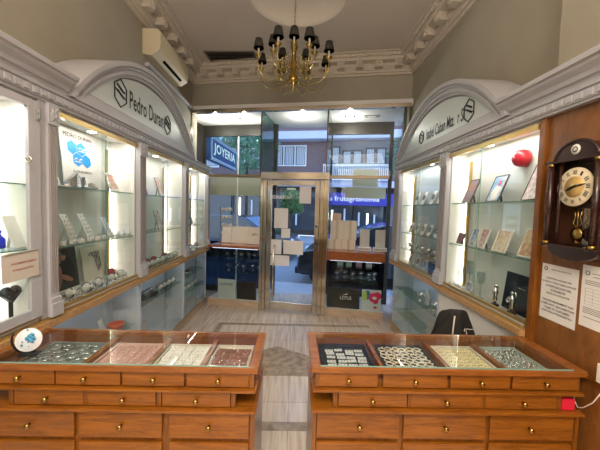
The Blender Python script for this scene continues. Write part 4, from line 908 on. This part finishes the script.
# street-end right showcase
def wcard(M, label, group, h=.11): 
    t = thing('watch_card', label, 'watch card', M, group); A = T(0, 0, .006) @ RX(-R(20)); B(A).box(-.045, .045, 0, .008, 0, h).build('card', white, t, bevel=.002); b = B(A); b.torus((0, -.004, h*.55), .026, .007, (0, 1, 0), 16, 5); b.build('watch', mat('strap_grey', '#7a7f84', .4), t)
    q = A @ Vector((0, .0085, h*.6)); B().prism([(-.01, q.y, q.z), (.01, q.y, q.z), (.01, q.y+.03, .001), (-.01, q.y+.03, .001)], (0, .003, 0)).build('easel_leg', white, t); return t
spread(lambda M, l, g: wcard(M, l, g, .15), [RP(Y, .07, 1.7055, -6) for Y in (3.55, 3.36, 3.14, 2.98)], 'white watch card on the top shelf of the right showcase nearest the street', 'watch cards on the top right shelf')
spread(lambda M, l, g: wcard(M, l, g, .13), [RP(Y, .07, 1.3605, -6) for Y in (3.68, 3.5, 3.33, 3.17, 3.01, 2.87)], 'white watch card on the second shelf of the right showcase nearest the street', 'watch cards on the second right shelf')
def cup(M, label, group):
    t = thing('silver_cup', label, 'cup', M, group); B().lathe([(.024, 0), (.024, .004), (.006, .014), (.006, .03), (.03, .05), (.034, .085), (.031, .085), (.025, .052), (0, .04)], n=16).build('cup', chrome, t); B().torus((.042, 0, .065), .013, .003, (0, 1, 0), 12, 5).build('handle', chrome, t); return t
spread(cup, [RP(Y, .07, 1.1555, 20) for Y in (3.6, 3.44, 3.28, 3.12, 2.96)], 'small silver cup on the lowest glass shelf of the right showcase nearest the street', 'silver cups in a row')
spread(lambda M, l, g: wcard(M, l, g, .12), [RP(Y, .06, U0, -6) for Y in (3.62, 3.4, 3.22)], 'white watch card at the bottom of the right showcase nearest the street', 'watch cards at the bottom right')
gift(RP(2.98, .07, U0, 0), .12, .07, .13, mat('box_black', '#26282b', .4), 'black box at the bottom of the right showcase nearest the street')
# low right cabinet
bust(RP(3.2, .12, .6035, 0), 'white necklace bust in the low right cabinet', mat('bust_pale', '#d7dbd8', .5), .17)
spread(cup, [RP(Y, .1, .6035, 20) for Y in (3.0, 2.9, 3.34)], 'small silver cup on the shelf of the low right cabinet', 'silver cups in the low right cabinet')
leaning(RP(3.1, .1, .3035, -6), .16, .16, 16, 'pale card leaning in the low right cabinet', 'display card', mat('card_grey', '#bdbdb8', .6), .008)
ds2 = dup(ds, RP(3.3, .11, .1205), 'round silver dish at the bottom of the low right cabinet')

# black jacket heaped behind the right counter
jk = thing('black_jacket', 'black quilted jacket with pale piping heaped behind the right counter', 'jacket', T(1.135, 1.98, 0) @ Matrix.Diagonal((.98, 1, .965, 1))); cloth = mat('black_cloth', '#17130f', .85, vary=.3, scale=25)
b = B(); NR, NA = 15, 28; rings = []
for i in range(NR+1):
    f = i/NR; row = []
    z = .99*(1-f**1.35)+.005
    for k in range(NA):
        a = 2*PI*k/NA; r = .045+.215*f**.75+.012*math.sin(3*a+7*f)+.014*math.sin(7*a+3*f)+.010*math.sin(5*a-11*f)
        ex = 1.28 if math.cos(a) < 0 else .98
        row.append(b._v((r*ex*math.cos(a)-.06*f*f*(1 if math.cos(a) < 0 else 0), r*.82*math.sin(a), z+.014*f*math.sin(4*a+9*f))))
    rings.append(row)
for A_, Bq in zip(rings, rings[1:]):
    for k in range(NA): b._f([A_[k], A_[(k+1) % NA], Bq[(k+1) % NA], Bq[k]], 0, True)
b._f(rings[0][::-1], 0, True); b._f(rings[-1])
sur = lambda i, k, o=1.012: Vector((rings[i][k].co.x*o, rings[i][k].co.y*o, rings[i][k].co.z+.002))
tubes = [[sur(i, 19) for i in range(1, 5)], [sur(i, 23) for i in range(3, 6)], [sur(3, k) for k in range(21, 27)], [sur(4, k) for k in range(22, 28)]]
jb = b.build('body', cloth, jk); sbd = jb.modifiers.new('Smooth', 'SUBSURF'); sbd.levels = 1; sbd.render_levels = 1
for q, tb_ in enumerate(tubes): B().tube(tb_, .005 if q < 2 else .0028, 6).build('piping', mat('piping_pale', '#cdc3b8', .6), jk)
B(T(-.02, -.17, .72) @ RX(R(15))).tube([(-.19, .06, .02), (-.08, 0, .09), (.03, -.012, .04), (.1, -.006, -.12)], [.05, .062, .06, .045], 14).build('sleeve', cloth, jk)

# ------------------------------------------------------------------ the street
pav = mat('pavement', '#a9b0b8', .7, vary=.12, scale=5); asp = mat('asphalt', '#868c93', .85, vary=.15, scale=30)
struct(F().box(-14, 14, 0.06, 1.75, -.3, -.012).build('pavement', pav)); struct(F().box(-14, 14, 1.751, 1.9, -.3, -.02).build('kerb', mat('kerb_stone', '#a9adb0', .7)))
struct(F().box(-16, 16, 1.901, 10.0, -.3, -.12).build('road', asp)); struct(F().box(-16, 16, 10.001, 13.38, -.3, -.02).build('pavement_far', pav))
D = 13.4
bl = thing('apartment_building', 'brick building with a balcony across the street, above the violet shop sign', 'building', MF @ T(0, D, 0))
brick = mat('grey_brick', '#7c6a6c', .85, col2='#67565a', scale=30); wfrm = mat('white_window', '#dfe5ea', .5); pane = mat('dark_pane', '#39454f', .1, spec=.8); curt = mat('curtain', '#b4bec6', .8); shut = mat('bay_grey', '#6b7280', .7)
B().box(-14, 12, .05, 4, 3.0, 9.5).build('wall', brick, bl)
B().box(-14, 12, -.7, .049, 5.68, 6.12).build('slab', mat('slab_pale', '#c3cbe0', .7), bl); B().box(-14, 12, -.5, .049, 2.95, 3.3).build('slab', mat('slab_pale', '#c3cbe0', .7), bl)
B().box(-.8, 2.9, -.12, .049, 3.95, 5.67).build('bay_front', shut, bl)
def window(u0, u1, z0, z1, y, frame, n=2):
    f = B().box(u0, u1, y-.06, y, z0, z0+.07).box(u0, u1, y-.06, y, z1-.07, z1).box(u0, u0+.07, y-.06, y, z0+.07, z1-.07).box(u1-.07, u1, y-.06, y, z0+.07, z1-.07)
    for k in range(1, n): x = u0+(u1-u0)*k/n; f.box(x-.035, x+.035, y-.06, y, z0+.07, z1-.07)
    f = f.build('window', frame, bl); B().box(u0+.02, u1-.02, y-.0, y+.012, z0+.02, z1-.02).build('pane', pane, f)
    for k in range(n):
        a, c = u0+(u1-u0)*k/n, u0+(u1-u0)*(k+1)/n; q = B(); 
        for j in range(5): q.box(a+.1+(c-a-.2)*j/5, a+.1+(c-a-.2)*(j+.8)/5, y-.02-.012*(j % 2), y-.008, z0+.1, z1-.1)
        q.build('curtain', curt, f)
window(-4.15, -2.05, 4.2, 5.45, .049, wfrm, 3); window(-6.9, -5.05, 4.1, 5.3, .049, wfrm, 2); window(-9.6, -7.7, 4.1, 5.3, .049, wfrm, 2)
dfr2 = mat('dark_window', '#3a3b40', .5)
window(-.62, 0, 4.25, 5.35, -.121, dfr2, 1); window(.1, 1.28, 4.25, 5.12, -.121, dfr2, 2); window(1.42, 2.62, 4.25, 5.25, -.121, dfr2, 2)
rl_ = B().box(-.95, 2.75, -.72, -.66, 4.12, 4.22).box(-.95, 2.75, -.72, -.66, 3.32, 3.38)
for k in range(34): rl_.box(-.93+.108*k, -.88+.108*k, -.71, -.67, 3.38, 4.12)
rl_.build('balcony_railing', mat('railing_white', '#d9dee4', .5), bl); B().box(-1.0, 2.8, -.8, .049, 3.301, 3.319).build('balcony_floor', mat('slab_pale'), bl)
B().box(-14, 12, .3, 4, -.019, 2.949).build('shop_back', mat('shop_dark', '#1f2226', .6), bl)
for i, (u0, u1) in enumerate(((-8.6, -6.9), (-6.7, -5.0), (-4.5, -3.2), (-3.0, -1.4), (-1.0, .8), (1.0, 2.6), (3, 5))):
    B().box(u0, u1, .2, .22, .3, 2.6).build('shop_pane', pane, bl); B().box(u0-.1, u0-.02, .1, .24, -.019, 2.949).build('shop_post', dfr2, bl)
shl = mat('shop_lamp', '#ffffff', .5, emit='#fff0d0', es=4)
for i, (u, z0, z1) in enumerate(((-6.3, .9, 2.2), (-5.5, 1.0, 2.1), (-2.6, .6, 2.2), (-.4, .8, 1.6), (.35, .9, 1.7), (1.2, .7, 1.5), (1.7, .7, 1.45), (2.1, .7, 1.4))):
    B().box(u-.05, u+.05, .16, .19, z0, z1).build('shop_lamp', shl if i % 3 == 0 else wfrm, bl)
sg = thing('shop_sign', 'violet shop sign with white lettering across the street', 'sign', MF @ T(.85, D-.36, 1.9)); B().box(-1.95, 2.2, 0, .1, 0, .72).build('board', mat('violet', '#3f3fa8', .5), sg)
text('lettering', 'Tu frutagronomia', sg, T(-.12, -.002, .34), h=.4, w=3.15, m=mat('white_vinyl', '#e8ecec', .6))
js = thing('projecting_sign', 'navy lightbox sign with pale JOYERIA capitals outside the left street window', 'sign', T(-1.62, 5.80, 2.52) @ RZ(PI/2-R(5)))
B().box(0, 1.75, 0, .14, 0, .46).build('box', mat('sign_navy', '#1c4a86', .4), js, bevel=.01)
B().box(.03, 1.72, -.004, -.001, .03, .05).box(.03, 1.72, -.004, -.001, .41, .43).box(.03, .05, -.004, -.001, .05, .41).box(1.70, 1.72, -.004, -.001, .05, .41).box(0, 1.75, -.004, -.001, -.0, .014).box(0, 1.75, -.004, -.001, .446, .46).build('border', mat('sign_pale', '#cfe6f2', .4), js)
text('lettering', 'JOYERIA', js, T(.87, -.0015, .23), h=.25, w=1.45, m=mat('sign_letter', '#dcf0dc', .4, emit='#dcf0dc', es=.35)); B().box(.3, .36, .14, .30, .4, .44).box(1.2, 1.26, .14, .3, .4, .44).build('bracket', bronze, js)
def car(M, bodyc, label):
    t = thing('parked_car', label, 'car', M); P = [(.0, .35), (.02, .62), (.12, .78), (.75, .92), (1.0, .97), (1.65, 1.38), (2.0, 1.45), (2.9, 1.44), (3.55, 1.1), (4.05, 1.02), (4.2, .85), (4.2, .4), (4.1, .25), (.1, .25)]
    bd = B(); bd.prism([(x, 0, z) for x, z in P], (0, 1.7, 0)); bd.build('body', mat('car_paint_'+bodyc[1:], bodyc, .2, .3, coat=1), t, bevel=.05)
    gp = mat('car_glass', '#1c2a36', .05, spec=1)
    B().prism([(1.12, -.004, .98), (1.7, -.004, 1.34), (2.05, -.004, 1.39), (2.2, -.004, 1.39), (2.2, -.004, .98)], (0, .003, 0)).build('side_window', gp, t); B().prism([(2.28, -.004, .98), (2.28, -.004, 1.39), (2.85, -.004, 1.38), (3.4, -.004, 1.06), (3.35, -.004, .98)], (0, .003, 0)).build('side_window', gp, t)
    B().prism([(1.03, .12, 1.0), (1.03, 1.58, 1.0), (1.63, 1.5, 1.385), (1.63, .2, 1.385)], (-.012, 0, .018)).build('windscreen', mat('car_windscreen', '#7d9dbb', .05, spec=1), t)
    for x in (.62, 3.4):
        for y, s in ((.0, -1), (1.7, 1)):
            wv = B().lathe([(.0, .0), (.31, 0), (.325, .03), (.325, .17), (.31, .2), (0, .2)], (x, y+s*.02, .325), 26, ax=(0, -s, 0)) if s > 0 else B().lathe([(0, 0), (.31, 0), (.325, .03), (.325, .17), (.31, .2), (0, .2)], (x, y-.02, .325), 26, ax=(0, 1, 0))
            wv = wv.build('wheel', mat('tyre', '#121314', .8), t)
            if s < 0: B().lathe([(0, .012), (.19, .01), (.2, 0)], (x, -.0205, .325), 22, ax=(0, -1, 0)).build('hub_cap', chrome, wv)
    B().ball((.03, .25, .66), .12, (.5, 1, .7), 12).build('headlight', mat('lamp_glass', '#d5dde4', .1, spec=1), t); B().ball((.03, 1.45, .66), .12, (.5, 1, .7), 12).build('headlight', mat('lamp_glass'), t)
    B().box(-.012, .0, .5, 1.2, .42, .6).build('grille', black, t); B().box(-.03, .1, .02, 1.68, .28, .42).build('bumper', mat('bumper_dark', '#22262b', .5), t)
    return t
car(MF @ T(-.33, 2.05, -.1195), '#1b2430', 'dark blue parked car with its front wheel behind the door glass')
car(MF @ T(-1.05, 6.6, -.1195) @ RZ(PI), '#2a323a', 'dark grey parked car at the left beyond the door')
def tree(M, h, r, zc_, label, c, n=2600, tr=.09):
    t = thing('street_tree', label, 'tree', M); B().lathe([(tr, 0), (tr*.7, zc_-r*.5), (tr*.3, zc_+r*.4), (0, zc_+r*.5)], n=10).build('trunk', mat('bark', '#4a4038', .9), t); b = B()
    for i in range(n):
        d = Vector((random.gauss(0, 1), random.gauss(0, 1), random.gauss(0, 1))).normalized()*r*random.uniform(.45, 1)**.7; d.z *= h/(2*r); p = Vector((0, 0, zc_))+d*(1+.18*math.sin(5*d.x+3*d.z))
        a = Vector((random.gauss(0, 1), random.gauss(0, 1), random.gauss(0, 1))).normalized(); e = a.orthogonal().normalized(); s = random.uniform(.06, .12)
        b.face([p-a*s, p+e*s*.5, p+a*s, p-e*s*.5])
    b.build('foliage', mat(c, {'leaf_green': '#4d7a44', 'leaf_teal': '#6d9a78'}[c], .7, vary=.4, scale=3), t, recalc=False)
tree(MF @ T(-4.6, 10.2, -.12), 2.6, 1.5, 4.75, 'street tree behind the navy projecting sign', 'leaf_teal')
tree(MF @ T(3.0, 5.2, -.12), 3.0, 1.0, 3.5, 'street tree at the right beyond the mirrored window end', 'leaf_teal')
tree(MF @ T(-2.3, 10.6, -.02), 1.4, .6, 1.95, 'leafy shrub across the street added for a green reflection in the door', 'leaf_green', 1200, .05)  # shrub added in place of a green patch, mostly reflection in the glass

# ------------------------------------------------------------------ light, sky and camera
def area(nm, loc, size, power, col, rot=(0, 0, 0), sy=None, spread=None):
    l = bpy.data.lights.new(nm, 'AREA'); l.energy = power; l.color = lin(col)[:3]; l.size = size
    if sy: l.shape = 'RECTANGLE'; l.size_y = sy
    if spread: l.spread = R(spread)
    o = bpy.data.objects.new(nm, l); COL.objects.link(o); o.location = loc; o.rotation_euler = rot; o['kind'] = 'helper'; return o
area('shop_ceiling_light', (-.1, -.7, 3.2), 1.6, 58, '#fff2e2', (R(12), 0, 0), 1.0, 150)
area('shop_rear_light', (-.1, -2.4, 2.6), 2.0, 40, '#fff0de', (R(65), 0, 0), 1.2)
area('ceiling_fill_light', (-.1, -.3, 2.5), 1.2, 95, '#fff4e8', (R(180), 0, 0), .8)  # added fill without a fixture, lifts the ceiling and upper walls
for M, x0, x1, d, z in ((ML, .72, 1.69, .24, zL), (ML, 1.8, 2.73, .25, zL), (ML, 2.85, 3.86, .25, zL), (ML, 3.98, 4.85, .25, zL), (MR, -3.855, -2.78, .155, zR), (MR, -2.655, -1.655, .155, zR)):
    p = M @ Vector(((x0+x1)/2, .042, z-.019)); area('case_light', p, (x1-x0)*.85, 3.2, '#fffaf2', (0, 0, PI/2), .03)
for nm in ('spot_lens', 'spot_lens2', 'shop_lamp', 'sign_letter'): quiet(MATS[nm])
w = bpy.data.worlds.new('World'); SC.world = w; w.use_nodes = True; nt = w.node_tree
bg = nt.nodes['Background']; tc = nt.nodes.new('ShaderNodeTexCoord'); sp = nt.nodes.new('ShaderNodeSeparateXYZ'); rp = nt.nodes.new('ShaderNodeValToRGB')
rp.color_ramp.elements[0].color = (.70, .78, .95, 1); rp.color_ramp.elements[1].color = (.30, .50, 1.0, 1); rp.color_ramp.elements[1].position = .8
nt.links.new(tc.outputs['Generated'], sp.inputs[0]); nt.links.new(sp.outputs[2], rp.inputs[0]); nt.links.new(rp.outputs[0], bg.inputs[0]); bg.inputs[1].default_value = 2.0
for i, (x, y) in enumerate(((-1.42, 5.30), (-.90, 5.22), (.10, 4.93), (.86, 4.88))):
    l = bpy.data.lights.new('porch_light', 'POINT'); l.energy = 9; l.color = lin('#fff6ea')[:3]; l.shadow_soft_size = .006
    o = bpy.data.objects.new('porch_light', l); COL.objects.link(o); o.location = (x, y, ZS-.2); o['kind'] = 'helper'
cam = bpy.data.cameras.new('camera'); co = bpy.data.objects.new('camera', cam); COL.objects.link(co)
dY = Vector((-6/297, 16.5/297, -1)).normalized(); up = Vector((.0288, 1, 0)); up = (up-dY*up.dot(dY)).normalized(); dX = dY.cross(up)
Mc = Matrix((dX, dY, up)).to_4x4(); Mc.translation = (0, 0, 1.62); co.matrix_world = Mc
cam.sensor_width = 36; cam.lens = 297/600*36; cam.clip_start = .05; SC.camera = co
SC.view_settings.view_transform = 'Standard'; SC.view_settings.look = 'None'; SC.view_settings.gamma = 1; SC.view_settings.use_curve_mapping = False; SC.view_settings.exposure = .45
SC.cycles.use_denoising = True; SC.cycles.transparent_max_bounces = 32; SC.cycles.max_bounces = 10
SC.cycles.sample_clamp_indirect = 6; SC.cycles.caustics_reflective = False; SC.cycles.caustics_refractive = False
